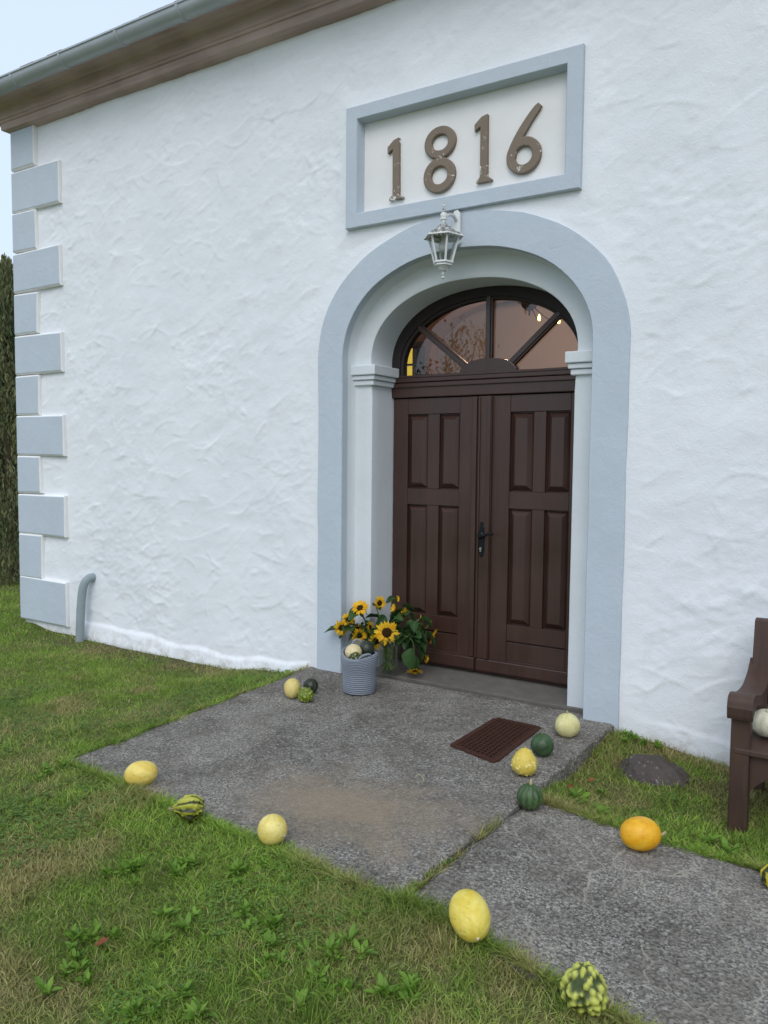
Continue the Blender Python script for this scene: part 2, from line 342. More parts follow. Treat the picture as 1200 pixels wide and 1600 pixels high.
o = mk('ground', gv, [tuple(q) for q in gf.tolist()], SOIL, smooth=True); o['kind'] = 'structure'; o['label'] = 'lawn ground of soil and short grass'

def slab(name, P, zf, thick, mat, nu, nv, rag, seed, label):
    u = np.linspace(0, 1, nu); v = np.linspace(0, 1, nv); U, V = np.meshgrid(u, v, indexing='ij')
    p = np.array(P, float); X = (1-U)*(1-V)*p[0, 0]+U*(1-V)*p[1, 0]+U*V*p[2, 0]+(1-U)*V*p[3, 0]; Y = (1-U)*(1-V)*p[0, 1]+U*(1-V)*p[1, 1]+U*V*p[2, 1]+(1-U)*V*p[3, 1]
    ed = (U == 0) | (U == 1) | (V == 0) | (V == 1)
    X = X+ed*(fbm(X*9+seed, Y*9, 3, 1)-.5)*rag; Y = Y+ed*(fbm(X*9, Y*9+seed, 3, 3)-.5)*rag
    Z = zf(X, Y)+(fbm(X*2.2+seed, Y*2.2, 4, 5)-.5)*.014+(fbm(X*14, Y*14+seed, 2, 6)-.5)*.004
    if name == 'concrete_slab': Z = np.where(inpoly(X, Y, GQ, .0), zf(X, Y)-.035, np.where(inpoly(X, Y, GQ, .05), np.minimum(Z, zf(X, Y)+.001), Z))
    Z = Z-ed*(.006+.012*fbm(X*11+3, Y*11+seed, 2, 2))
    ids = np.arange(U.size).reshape(U.shape); VV = list(np.stack([X, Y, Z], -1).reshape(-1, 3)); FF = [tuple(q) for q in np.stack([ids[:-1, :-1], ids[:-1, 1:], ids[1:, 1:], ids[1:, :-1]], -1).reshape(-1, 4).tolist()]
    loop = list(ids[:, 0])+list(ids[-1, 1:])+list(ids[-2::-1, -1])+list(ids[0, -2:0:-1]); n0 = len(VV)
    for i in loop: a = VV[i]; VV.append((a[0], a[1], a[2]-thick))
    m = len(loop)
    for k in range(m): FF.append((int(loop[k]), int(loop[(k+1) % m]), n0+(k+1) % m, n0+k))
    o = mk(name, VV, FF, mat, smooth=False); o['kind'] = 'structure'; o['label'] = label
    for q in o.data.polygons[:len(FF)-m]: q.use_smooth = True
    return o
slab('concrete_slab', [(-1.24, .1), (1.195, .1), (1.04, -2.40), (-1.235, -2.215)], slab_z, .3, CONC, 110, 110, .05, 3, 'grey exposed aggregate concrete slab before the door')
slab('path', PATH, path_z, .25, CONC2, 160, 60, .05, 11, 'cracked grey concrete path leading away from the slab')
V, Fc = box(-.93, 1.0, .13, .60, -.2, -.006); V = [(x, y, (-.036 if (z > -.1 and y < .3) else z)) for x, y, z in V]
o = mk('threshold', V, Fc, THRESH, bevel=.006); o['kind'] = 'structure'; o['label'] = 'worn concrete threshold under the door'

# ------------------------------------------------------------------ the building
church = thing('church', 'white rough plastered church with blue grey quoins and arched brown door', 'church', (XC, 2.8, -.2))
X0, X1, YB, ZT = -4.99+XC, 6.0, 5.6, 4.95
def arch(a, zs, b, zb, n=40, ex=2.0, al=None):
    """outline of one leg + arch + other leg as x,z points, left to right; al = half width of the legs"""
    pts = []; al = al or a
    for k in range(9): pts.append((-al+(a-al)*-1*0, zb+(zs-zb)*k/9))
    for k in range(n+1):
        th = math.pi-math.pi*k/n; cx, sx = math.cos(th), math.sin(th)
        pts.append((a*math.copysign(abs(cx)**(2/ex), cx), zs+b*abs(sx)**(2/ex)))
    for k in range(9): pts.append((al, zs-(zs-zb)*(k+1)/9))
    return [(x+XC, z) for x, z in pts]
K0 = arch(1.178, 2.36, .902, -.12, ex=2.1); K1 = arch(.950, 2.34, .69, -.12, ex=2.12); K2 = arch(.80, 2.33, .527, -.12, ex=2.15)
def inarch(x, z, a, zs, b): d = x-XC; return (np.abs(d) < a) & ((z < zs) | ((d/a)**2+((z-zs)/b)**2 < 1))
# front wall: trowelled sheet with real relief, open at the door and the number panel
wx = np.concatenate([np.arange(X0, 2.7, .0115), np.linspace(2.72, X1, 60)]); wz = np.arange(-.55, ZT+.02, .0115)
WX, WZ = np.meshgrid(wx, wz, indexing='ij')
ca, sa = math.cos(.5), math.sin(.5); rx, rz = WX*ca+WZ*sa, -WX*sa+WZ*ca
msk = np.clip(fbm(WX*1.3+4, WZ*1.3+7, 3, 0)*4-1.5, .25, 1)
relief = (fbm(WX*.9, WZ*.9, 3, 1)-.5)*.034+(fbm(rx*3.6+9, rz*6.0+5, 3, 2)-.5)*.0125+((fbm(-rz*11+50, rx*7+20, 3, 4)-.5)*.010+(fbm(rx*24+3, rz*30+8, 2, 5)-.5)*.0065)*msk
# single trowel strokes: a sharp lip that dies away on one side
sg = np.random.default_rng(21); i2 = np.searchsorted(wx, 2.7)
for k in range(1500):
    cx_, cz_ = sg.uniform(X0, 2.7), sg.uniform(-.2, ZT); L_ = sg.uniform(.02, .10) if k % 4 else sg.uniform(.08, .22); an = sg.normal(.25, .55); A_ = sg.uniform(.0015, .0050); cu_ = sg.uniform(-3, 3)
    i0, i1 = np.searchsorted(wx, [cx_-L_-.05, cx_+L_+.05]); j0, j1 = np.searchsorted(wz, [cz_-L_-.05, cz_+L_+.05])
    if i1 <= i0 or j1 <= j0: continue
    dx_, dz_ = WX[i0:i1, j0:j1]-cx_, WZ[i0:i1, j0:j1]-cz_; u_ = dx_*math.cos(an)+dz_*math.sin(an); v_ = -dx_*math.sin(an)+dz_*math.cos(an)-cu_*u_*u_
    if sg.random() < .3: v_ = -v_
    relief[i0:i1, j0:j1] += A_*np.where(v_ > 0, np.exp(-v_/.030), np.exp(v_/.006))*np.exp(-(u_/L_)**4)
ramp_edge = np.clip((WX-X0)/.15, 0, 1)
zg_ = gz(WX[:, 0], WX[:, 0]*0-.06)[:, None]; lip = zg_+.13+.05*(fbm(WX*1.5+3, WX*0+2, 3, 3)-.5)*2+.03*np.clip((-1.9-WX), 0, 1)
side_ = np.clip((-1.22-WX)/.06, 0, 1)*np.clip((WX+4.15)/.1, 0, 1)*np.clip(1.2-.25*np.abs(WX+2.6), .5, 1)+.35*np.clip((WX-1.24)/.3, 0, 1)
sm = np.clip((lip-WZ)/.035, 0, 1); sm = sm*sm*(3-2*sm)
flare = (.018*sm+.03*np.clip((lip-WZ)/.14, 0, 1))*side_
def ellip(a, zs, b): d = WX-XC; return np.where(WZ < zs, np.abs(d)-a, (np.sqrt((d/a)**2+((WZ-zs)/b)**2)-1)*min(a, b))
near = np.clip(np.minimum(ellip(1.178, 2.36, .902), np.maximum(np.maximum(-.916-(WX-XC), (WX-XC)-.853), np.maximum(3.279-WZ, WZ-4.142)))/.13, 0, 1)
relief = relief*(.12+.88*near)
WY = .006+.008*near-relief*ramp_edge-flare
cxm = (WX[:-1, :-1]+WX[1:, 1:])/2; czm = (WZ[:-1, :-1]+WZ[1:, 1:])/2
keep = ~(inarch(cxm, czm, 1.06, 2.35, .79) | ((cxm-XC > -.865) & (cxm-XC < .80) & (czm > 3.33) & (czm < 4.095)))
ids = np.arange(WX.size).reshape(WX.shape); wf = np.stack([ids[:-1, :-1], ids[1:, :-1], ids[1:, 1:], ids[:-1, 1:]], -1)[keep]
me = bpy.data.meshes.new('wall'); me.vertices.add(WX.size); me.vertices.foreach_set('co', (np.stack([WX, WY, WZ], -1).reshape(-1, 3)-np.array([XC, 0, 0])).astype(np.float32).ravel())
me.loops.add(len(wf)*4); me.polygons.add(len(wf)); me.loops.foreach_set('vertex_index', wf.astype(np.int32).ravel()); me.polygons.foreach_set('loop_start', np.arange(0, len(wf)*4, 4, dtype=np.int32))
me.update(calc_edges=True); me.polygons.foreach_set('use_smooth', np.ones(len(wf), bool)); me.materials.append(PLASTER)
o = bpy.data.objects.new('wall', me); COL.objects.link(o); o.parent = church; o.location = Vector((XC, 0, 0))-wpos(church)
# the other walls, with a window in the back one
mk('side_wall', *box(X0, -4.45, .09, YB, -.5, ZT), PLASTER, church); mk('side_wall', *box(5.5, X1, .09, YB, -.5, ZT), PLASTER, church)
wi, wo_ = (-4.05, -3.12), (-4.05, -3.40); wz0, wz1 = 1.9, 3.30
mk('back_wall', *join(box(-4.448, wi[0], 5, YB, -.5, ZT), box(wi[1], 5.498, 5, YB, -.5, ZT), box(wi[0], wi[1], 5, YB, -.5, wz0), box(wi[0], wi[1], 5, YB, wz1, ZT),
   box(wo_[1], wi[1]-.002, 5.3, YB, wz0, wz1)), INT, church)
wv = [box(wi[0], wi[0]+.05, 4.99, 5.05, wz0, wz1), box(wi[1]-.05, wi[1], 4.99, 5.05, wz0, wz1), box(wi[0], wi[1], 4.985, 5.05, wz0, wz0+.05), box(wi[0], wi[1], 4.985, 5.05, wz1-.05, wz1)]
for xx in (-3.74,): wv.append(box(xx-.018, xx+.018, 4.995, 5.04, wz0, wz1))
for q in (2.25,): wv.append(box(wi[0], wi[1], 4.998, 5.035, q-.016, q+.016))
bw = mk('back_window', *join(*wv), FRAMEW, church); mk('window_glass', *box(wo_[0], wo_[1], 5.42, 5.43, wz0, wz1), AMBER, bw)
mk('interior_floor', *box(-4.44, 5.49, .62, 4.99, -.3, -.01), THRESH, church); mk('ceiling', *box(-4.44, 5.49, .62, 4.99, 4.6, 4.7), INT, church)
VY = 3.6
ax_, az_ = np.meshgrid(np.linspace(-4.44, 5.49, 249), np.linspace(-.02, 4.6, 116), indexing='ij'); ids = np.arange(ax_.size).reshape(ax_.shape)
mx_, mz_ = (ax_[:-1, :-1]+ax_[1:, 1:])/2, (az_[:-1, :-1]+az_[1:, 1:])/2; dd = mx_+1.034
hole = ((np.abs(dd) < 1.2) & ((mz_ < 2.832) | ((dd/1.2)**2+((mz_-2.832)/.67)**2 < 1))) | ((mx_ > -2.68) & (mx_ < -2.308) & (mz_ > 2.30) & (mz_ < 2.969))
av = np.stack([ax_, ax_*0+VY, az_], -1).reshape(-1, 3); af = np.stack([ids[:-1, :-1], ids[1:, :-1], ids[1:, 1:], ids[:-1, 1:]], -1)[~hole]
mk('partition_wall', av, [tuple(q) for q in af.tolist()], INTREV, church)
ring_ = lambda a, b: [(x-XC-1.034, z) for x, z in arch(a, 2.832, b, -.0, ex=2.0)]
va, vb = ring_(1.148, .622), ring_(1.27, .75); nv_ = len(va)
mk('partition_arch', [(x, VY-.01, z) for x, z in va]+[(x, VY-.01, z) for x, z in vb]+[(x, VY+.2, z) for x, z in va], [(i, i+1, nv_+i+1, nv_+i) for i in range(nv_-1)]+[(2*nv_+i, 2*nv_+i+1, i+1, i) for i in range(nv_-1)], INTREV, church)
mk('partition_window', *join(box(-2.74, -2.27, VY-.03, VY+.03, 2.24, 2.30), box(-2.74, -2.27, VY-.03, VY+.03, 2.969, 3.02), box(-2.308, -2.25, VY-.025, VY+.025, 2.30, 2.969), box(-2.74, -2.68, VY-.025, VY+.025, 2.30, 2.969), box(-2.42, -2.39, VY-.015, VY+.015, 2.30, 2.969), box(-2.68, -2.308, VY-.013, VY+.013, 2.742, 2.766), box(-2.68, -2.308, VY-.013, VY+.013, 2.52, 2.54)), FRAMEW, church)
K3 = arch(.84, 2.30, .60, -.0, ex=2.1); K4 = arch(1.30, 2.65, .60, -.0, ex=2.1)
n = len(K3)
mk('inner_reveal', [(x, .56, z) for x, z in K3]+[(x, .95, z) for x, z in K4], [(i, i+1, n+i+1, n+i) for i in range(n-1)], INTREV, church, smooth=True)
iv, if_ = [], []
NK = 60; xs = np.linspace(-4.44, 5.49, 90); zsn = np.linspace(-.02, 4.6, 45); IX, IZ = np.meshgrid(xs, zsn, indexing='ij'); ids = np.arange(IX.size).reshape(IX.shape)
km = ~inarch((IX[:-1, :-1]+IX[1:, 1:])/2, (IZ[:-1, :-1]+IZ[1:, 1:])/2, 1.25, 2.62, .58)
mk('inner_wall', np.stack([IX, IX*0+.952, IZ], -1).reshape(-1, 3), [tuple(q) for q in np.stack([ids[:-1, :-1], ids[:-1, 1:], ids[1:, 1:], ids[1:, :-1]], -1)[km].tolist()], INT, church)
# door surround: outer band, then the second order with its reveals
def sweep(rows):
    V = []; m = len(rows[0][0])
    for K, y in rows: V += [(x, y, z) for x, z in K]
    return V, [(r*m+i, r*m+i+1, (r+1)*m+i+1, (r+1)*m+i) for r in range(len(rows)-1) for i in range(m-1)]
def lerpK(A, B, f): return [(a[0]+(b[0]-a[0])*f, a[1]+(b[1]-a[1])*f) for a, b in zip(A, B)]
def wob(K, s, amp=.006): return [(x+(float(vn(np.array(x*6+s), np.array(z*6)))-.5)*amp, z+(float(vn(np.array(z*6+s), np.array(x*6+9)))-.5)*amp) for x, z in K]
K0w = wob(K0, 3, .012); K1w = wob(K1, 8)
sv, sf = sweep([(lerpK(K0w, K1w, -.01), .03), (lerpK(K0w, K1w, .0), -.004), (lerpK(K0w, K1w, .012), -.0095)]+[(lerpK(K0w, K1w, f), -.010) for f in (.25, .5, .75)]+[(lerpK(K0w, K1w, .985), -.010), (lerpK(K0w, K1w, .996), -.007), (K1w, .0), (K1, .04), (lerpK(K1, K2, .02), .145)])
o = mk('door_surround', sv, sf, BLUE, church, smooth=True)
K1b = lerpK(K1, K2, .005); 
def pil(K): return [(XC+math.copysign(.786, x-XC) if z < 2.29 else x, z) for x, z in K]
K2p = pil(K2)
sv, sf = sweep([(K1b, .06), (lerpK(K1b, K2, .03), .12), (lerpK(K1b, K2, .12), .145), (lerpK(K1b, K2, .3), .151), (lerpK(K1b, K2p, .6), .151), (lerpK(K1b, K2p, .94), .151), (lerpK(K1b, K2p, .985), .155), (K2p, .166), (K2p, .25), (K2p, .35), (K2p, .47)])
mk('inner_arch', sv, sf, PALE, church, smooth=True)
for s in (-1, 1):
    rows = []
    for z0, z1, pr in ((2.228, 2.302, .052), (2.192, 2.226, .036), (2.152, 2.190, .022)):
        xo, xi = XC+s*.950, XC+s*(.786-pr); rows.append(box(min(xo, xi), max(xo, xi), .151-pr, .468, z0, z1))
    mk('capital', *join(*rows), PALE, church, bevel=.007)
# number panel
fo = (XC-.916, XC+.853, 3.279, 4.142); fi = (XC-.818, XC+.752, 3.381, 4.045)
def rect(r, y, d=0): return [(r[0]+d, y, r[2]+d), (r[1]-d, y, r[2]+d), (r[1]-d, y, r[3]-d), (r[0]+d, y, r[3]-d)]
V = rect(fo, .03)+rect(fo, -.026)+rect(fo, -.032, .006)+rect(fi, -.032, -.005)+rect(fi, -.027)+rect((fi[0]+.010, fi[1]-.004, fi[2]+.004, fi[3]-.008), .062)
frm = mk('number_frame', V, [(r*4+i, r*4+(i+1) % 4, (r+1)*4+(i+1) % 4, (r+1)*4+i) for r in range(5) for i in range(4)], BLUE, church)
mk('number_panel', *box(fi[0]-.03, fi[1]+.03, .058, .09, fi[2]-.03, fi[3]+.03), PANELW, frm)
def ring(cx, cz, ax, az, w, y0, y1, n=40, tilt=0.0):
    V = []; Fc = []
    for k in range(n):
        a = 2*math.pi*k/n; c, s = math.cos(a), math.sin(a)
        for q, y in ((0, y1), (0, y0+.006), (.12, y0), (.88, y0), (1, y0+.006), (1, y1)):
            x, z = (ax-w*q)*c, (az-w*q)*s; V.append((cx+x+z*tilt, y, cz+z))
    for k in range(n):
        for j in range(5): Fc.append((k*6+j, ((k+1) % n)*6+j, ((k+1) % n)*6+j+1, k*6+j+1))
    return V, Fc
def ribbon(pts, ws, y0, y1):
    L = []; Rr = []; m = len(pts)
    for i in range(m):
        a = pts[max(i-1, 0)]; b = pts[min(i+1, m-1)]; tx, tz = b[0]-a[0], b[1]-a[1]; q = math.hypot(tx, tz); nx, nz = -tz/q, tx/q
        L.append((pts[i][0]+nx*ws[i]/2, pts[i][1]+nz*ws[i]/2)); Rr.append((pts[i][0]-nx*ws[i]/2, pts[i][1]-nz*ws[i]/2))
    poly = Rr+L[::-1]; V = [(x, y0, z) for x, z in poly]+[(x, y1, z) for x, z in poly]; N = len(poly); Fc = []
    for i in range(m-1): Fc.append((i, i+1, N-2-i, N-1-i))
    for i in range(N): Fc.append((i, N+i, N+(i+1) % N, (i+1) % N))
    return V, Fc
y0n, y1n = .030, .062
def one(dx, z0, z1):
    return prism([(dx-.050, z0), (dx+.066, z0), (dx+.066, z0+.014), (dx+.032, z0+.036), (dx+.028, z1), (dx-.016, z1-.010), (dx-.068, z1-.052), (dx-.066, z1-.098), (dx-.024, z1-.074), (dx-.022, z0+.038), (dx-.050, z0+.016)], y0n, y1n)
mk('numeral', *one(XC-.528, 3.447, 3.876), NUMBER, frm, bevel=.004)
mk('numeral', *join(ring(XC-.172, 3.777, .122, .110, .058, y0n+.002, y1n), ring(XC-.174, 3.556, .124, .119, .060, y0n, y1n)), NUMBER, frm)
mk('numeral', *one(XC+.160, 3.449, 3.890), NUMBER, frm, bevel=.004)
stroke = [(XC+.553, 3.872), (XC+.505, 3.822), (XC+.452, 3.755), (XC+.405, 3.685), (XC+.372, 3.622), (XC+.360, 3.570)]
mk('numeral', *join(ring(XC+.447, 3.573, .120, .118, .060, y0n, y1n), ribbon(curve([(a, b, 0) for a, b in stroke], 5), list(np.interp(np.linspace(0, 1, 26), [0, .08, .5, 1], [.030, .044, .056, .058])), y0n+.003, y1n)), NUMBER, frm)
# quoins
QZ = [(4.432, 4.815, 0), (4.022, 4.420, 1), (3.632, 4.008, 0), (3.228, 3.618, 1), (2.816, 3.216, 0), (2.410, 2.804, 1), (2.006, 2.402, 0), (1.600, 1.996, 1), (1.212, 1.594, 0), (.806, 1.204, 1), (.346, .800, 0), (-.092, .362, 1)]
for z0, z1, wide in QZ:
    xe = XC+(-4.262 if wide else -4.635); xa = X0-.022
    j = lambda a=.010: random.uniform(-a, a)
    c4 = [(xa, z0+j(.006)), (xe+j(), z0+j()), (xe+j(), z1+j()), (xa, z1+j(.006))]
    r0 = [(x, .04, z) for x, z in c4]; r1 = [(x, -.016, z) for x, z in c4]
    ins = [(1, 1), (-1, 1), (-1, -1), (1, -1)]
    r2 = [(x+i[0]*(.006 if i[0] < 0 else .004), -.028, z+i[1]*.012) for (x, z), i in zip(c4, ins)]
    r3 = [(x+i[0]*(.009 if i[0] < 0 else .010), -.031, z+i[1]*.018) for (x, z), i in zip(c4, ins)]
    V = r0+r1+r2+r3; Fc = [(r*4+i, r*4+(i+1) % 4, (r+1)*4+(i+1) % 4, (r+1)*4+i) for r in range(3) for i in range(4)]+[(12, 13, 14, 15)]
    # the stone also turns the corner
    b0 = len(V); bv, bf = box(xa-.002, X0+.02, .041, .35 if wide else .62, z0+.012, z1-.012); V += bv; Fc += [tuple(i+b0 for i in q) for q in bf]
    mk('quoin', V, Fc, None, church, mats=[QWHITE, BLUE], fm=[0]*8+[1]*4+[1]+[1]*6)
# cornice, gutter and roof, mitred round the corner
def eave(prof, name, mat, parent, closed=False, smooth=False, x1=X1+.3):
    """profile of (out, z): out = distance from the wall face"""
    V = []; m = len(prof)
    for o_, z_ in prof: V.append((x1, -o_, z_))
    nx = 36
    for k in range(1, nx):
        xk = x1+(X0-x1)*k/nx; dz = (fbm(xk*1.1, 0.3, 3, 2)-.5)*.008
        for o_, z_ in prof: V.append((xk-0*o_, -o_, z_+float(dz)))
    for o_, z_ in prof: V.append((X0-o_, -o_, z_))
    for o_, z_ in prof: V.append((X0-o_, YB+.2, z_))
    Fc = []; mm = m if closed else m-1
    for r in range(nx+1):
        for i in range(mm): Fc.append((r*m+i, r*m+(i+1) % m, (r+1)*m+(i+1) % m, (r+1)*m+i))
    return mk(name, V, Fc, mat, parent, smooth=smooth)
cove = [(.126+.149*(1-math.cos(a)), 4.93+.115*math.sin(a)) for a in [k*math.pi/2/8 for k in range(9)]]
eave([(-.05, 4.798), (.078, 4.818), (.084, 4.824), (.088, 4.878), (.102, 4.882), (.106, 4.900), (.120, 4.904), (.124, 4.928)]+cove+[(.275, 5.06), (.275, 5.10), (-.05, 5.10)], 'cornice', CORNW, church)
gr = .078; gc = (.355, 5.055)
gp = [(gc[0]-gr*math.cos(a), gc[1]-gr*math.sin(a)) for a in [k*math.pi/14 for k in range(15)]]
gp = gp+[(gc[0]+gr+.010, gc[1]+.004), (gc[0]+gr+.009, gc[1]+.018), (gc[0]+gr-.006, gc[1]+.016)]
gut = eave(gp, 'gutter', ZINC, church, smooth=True)
for xb in (-4.33, -3.63, -2.90, -2.19, -1.47, -.75, -.03, .7, 1.4, 2.1, 2.8):
    pr = [(gc[0]-(gr+.009)*math.cos(a), gc[1]-(gr+.009)*math.sin(a)) for a in [k*math.pi/12 for k in range(13)]]
    pr2 = [(gc[0]-(gr-.002)*math.cos(a), gc[1]-(gr-.002)*math.sin(a)) for a in [k*math.pi/12 for k in range(13)]]
    V = []; m = len(pr)
    for xx, q in ((-.016, pr2), (-.013, pr), (.013, pr), (.016, pr2)): V += [(xb+xx, -a, b) for a, b in q]
    mk('gutter_bracket', V, [(j*m+i, j*m+i+1, (j+1)*m+i+1, (j+1)*m+i) for j in range(3) for i in range(m-1)], ZINC, gut, smooth=True)
PT = math.tan(R(24)); e0 = .33; ze = 5.105; dpt = 3.2
def roofz(o_): return ze+(e0-o_)*PT
top = roofz(-dpt)
V = [(X1+.3, -e0, ze), (X0-e0, -e0, ze), (X0+dpt, dpt, top), (X1+.3, dpt, top), (X0-e0, YB+.3, ze), (X1+.3, YB+.3, ze)]
roof = mk('roof', V, [(0, 3, 2, 1), (1, 2, 4), (2, 3, 5, 4)], TILE, church)
tv, tf = join(box(-.098, .098, 0, .30, 0, .018)); tm = mesh('roof_tile', tv, tf); tm.materials.append(TILE)
pit = math.atan(PT)
for r in range(3):
    for k in range(24):
        xx = X0-e0+.10+.2*k+(.1 if r % 2 else 0)+r*.16
        if xx < X0-e0+.09+r*.20: continue
        o = bpy.data.objects.new('roof_tile', tm); COL.objects.link(o); o.parent = roof
        o.location = Vector((xx, -e0-.035+r*.18*math.cos(pit), ze-.012+r*.18*math.sin(pit)+.012*random.random()+.012))-wpos(roof); o.rotation_euler = (pit-.05+random.uniform(-.02, .02), 0, random.uniform(-.02, .02))
hv, hf = lathe([(.085, 0), (.10, .34), (.09, .34), (.075, 0)], (0, 0, 0), 14); hm = mesh('hip_tile', hv, hf, True); hm.materials.append(TILE)
hd = Vector((1, 1, PT)).normalized()
for k in range(13):
    o = bpy.data.objects.new('hip_tile', hm); COL.objects.link(o); o.parent = roof
    o.location = Vector((X0-e0-.02, -e0-.02, ze+.01))+hd*(.29*k)-wpos(roof); o.rotation_euler = hd.to_track_quat('Z', 'Y').to_euler()
# ------------------------------------------------------------------ door
YD = .45
zt = 2.067
fr_o = arch(.83, 2.325, .55, 2.19, ex=2.05); fr_i = arch(.705, 2.32, .447, 2.235, ex=2.0)
sv, sf = sweep([(fr_o, YD+.075), (fr_o, YD), (lerpK(fr_o, fr_i, .80), YD), (lerpK(fr_o, fr_i, .84), YD+.014), (fr_i, YD+.018), (fr_i, YD+.075)])
fan = mk('fanlight_frame', sv, sf, FRAMEW, church)
def bar(p, q, w, y0, y1):
    d = Vector((q[0]-p[0], q[1]-p[1])); d.normalize(); nn = Vector((-d.y, d.x))
    out = []
    for ww, a, b in ((w, y0+.012, y1), (w*.5, y0, y0+.011)):
        poly = [(p[0]-nn.x*ww/2, p[1]-nn.y*ww/2), (q[0]-nn.x*ww/2, q[1]-nn.y*ww/2), (q[0]+nn.x*ww/2, q[1]+nn.y*ww/2), (p[0]+nn.x*ww/2, p[1]+nn.y*ww/2)]; out.append(prism(poly, a, b))
    return join(*out)
for p, q in (((XC+.022, 2.31), (XC+.022, 2.79)), ((XC-.15, 2.28), (XC-.57, 2.62)), ((XC+.18, 2.28), (XC+.60, 2.66))):
    mk('glazing_bar', *bar(p, q, .052, YD+.004, YD+.052), DOORW, fan)
hub = [(XC+.02-.235, 2.205), (XC+.02+.235, 2.205)]+[(XC+.02+.235*math.cos(a)*(.98), 2.225+.118*math.sin(a)**.8) for a in [math.pi*k/16 for k in range(1, 16)]]
mk('fanlight_hub', *prism(hub, YD+.002, YD+.066), DOORW, fan, bevel=.006)
mk('fanlight_sill', *join(box(XC-.80, XC+.80, YD-.022, YD+.06, 2.19, 2.222), box(XC-.80, XC+.80, YD-.004, YD+.06, 2.223, 2.246)), DOORW, fan, bevel=.006)
for sgn, tl in ((0, .008), (1, -.012), (2, .006), (3, -.004)):
    # four panes between the bars, each a thin sheet with its own slight lean
    a0, a1 = [(math.pi, 2.44), (2.44, math.pi/2), (math.pi/2, .71), (.71, 0)][sgn]
    cx, cz = XC+.02, 2.22; pts = [(cx, cz)]
    for k in range(13):
        a = a0+(a1-a0)*k/12; pts.append((XC+.735*math.cos(a)*1.0, 2.24+.55*math.sin(a)**.9 if math.sin(a) > 0 else 2.23))
    pts = pts[::-1]
    V = [(x, YD+.045+(z-2.4)*tl+(x-XC)*tl*.3, z) for x, z in pts]; N = len(V); V += [(x, y+.004, z) for x, y, z in V]
    mk('pane', V, [tuple(range(N)), tuple(range(2*N-1, N-1, -1))]+[(i, N+i, N+(i+1) % N, (i+1) % N) for i in range(N)], PANE, fan)
mk('transom', *join(box(XC-.80, XC+.80, YD-.018, YD+.07, 2.074, 2.186), box(XC-.80, XC+.80, YD-.030, YD-.018, 2.150, 2.176)), DOORW, church, bevel=.006)
mk('door_frame_and_light_stop', *join(box(XC-.86, XC-.782, YD+.02, YD+.08, -.004, 2.19), box(XC+.782, XC+.86, YD+.02, YD+.08, -.004, 2.19), box(XC-.78, XC+.78, YD+.0515, YD+.062, -.003, 2.188)), FRAMEW, church)  # last box is an added unseen board blocking room light at the door seams
def field(x0, x1, z0, z1, yb, yf, e=.042):
    """raised and fielded panel: outer bead, sloping margin, flat field"""
    r = lambda d, y: [(x0+d, y, z0+d), (x1-d, y, z0+d), (x1-d, y, z1-d), (x0+d, y, z1-d)]
    V = r(0, yb+.02)+r(0, yb)+r(.004, yb)+r(.004+e*.92, yf)+r(.004+e, yf)
    # side margins are narrower than top and bottom ones
    V = [(x, y, z) for x, y, z in V]
    return V, [(q*4+i, q*4+(i+1) % 4, (q+1)*4+(i+1) % 4, (q+1)*4+i) for q in range(4) for i in range(4)]+[(16, 17, 18, 19)]
def leaf(x0, x1, xp, label):
    st0 = xp[0][0]; st1 = xp[1][1]; yf = YD; yb = YD+.022
    B = []
    B.append(box(x0, st0, yf, yf+.05, .012, zt)); B.append(box(st1, x1, yf, yf+.05, .012, zt))     # stiles
    for z0, z1 in ((1.945, zt), (1.246, 1.370), (.272, .392)): B.append(box(st0+.001, st1-.001, yf+.0015, yf+.048, z0, z1))
    B.append(box(st0+.001, st1-.001, yf+.003, yf+.048, .125, .262))
    B.append(box(st0+.001, st1-.001, yf+.0015, yf+.048, .012, .124))
    B.append(box(xp[0][1], xp[1][0], yf+.003, yf+.046, .393, 1.245)); B.append(box(xp[0][1], xp[1][0], yf+.003, yf+.046, 1.371, 1.944))
    B.append(box(st0+.004, st1-.004, yf+.0310, yf+.047, .02, 2.06))
    lf = mk('door_leaf', *join(*B), DOORW, church, origin=(x0, YD, 0), bevel=.0025, seg=1)
    for a, b in xp:
        for z0, z1 in ((.396, 1.242), (1.374, 1.941)): mk('panel', *field(a+.002, b-.002, z0, z1, yf+.026, yf-.008), DOORW, lf)
    mk('kick_board', *prism([(x0+.003, .020), (x1-.003, .020), (x1-.003, .112), (x0+.003, .112)], yf-.016, yf-.0005), DOORW, lf, bevel=.008)
    return lf
leaf(-.742, -.004, [(-.612, -.434), (-.334, -.158)], 'left'); 
rl = leaf(.004, .816, [(.248, .428), (.520, .700)], 'right')
mk('astragal', *join(box(.006, .112, YD-.020, YD-.0008, .116, 2.064), box(.080, .108, YD-.034, YD-.0205, .118, 2.064), box(.008, .022, YD-.030, YD-.0205, .118, 2.064)), DOORW, rl, bevel=.004)
mk('meeting_bead', *box(-.052, -.012, YD-.016, YD-.0008, .116, 2.064), DOORW, church, bevel=.006)
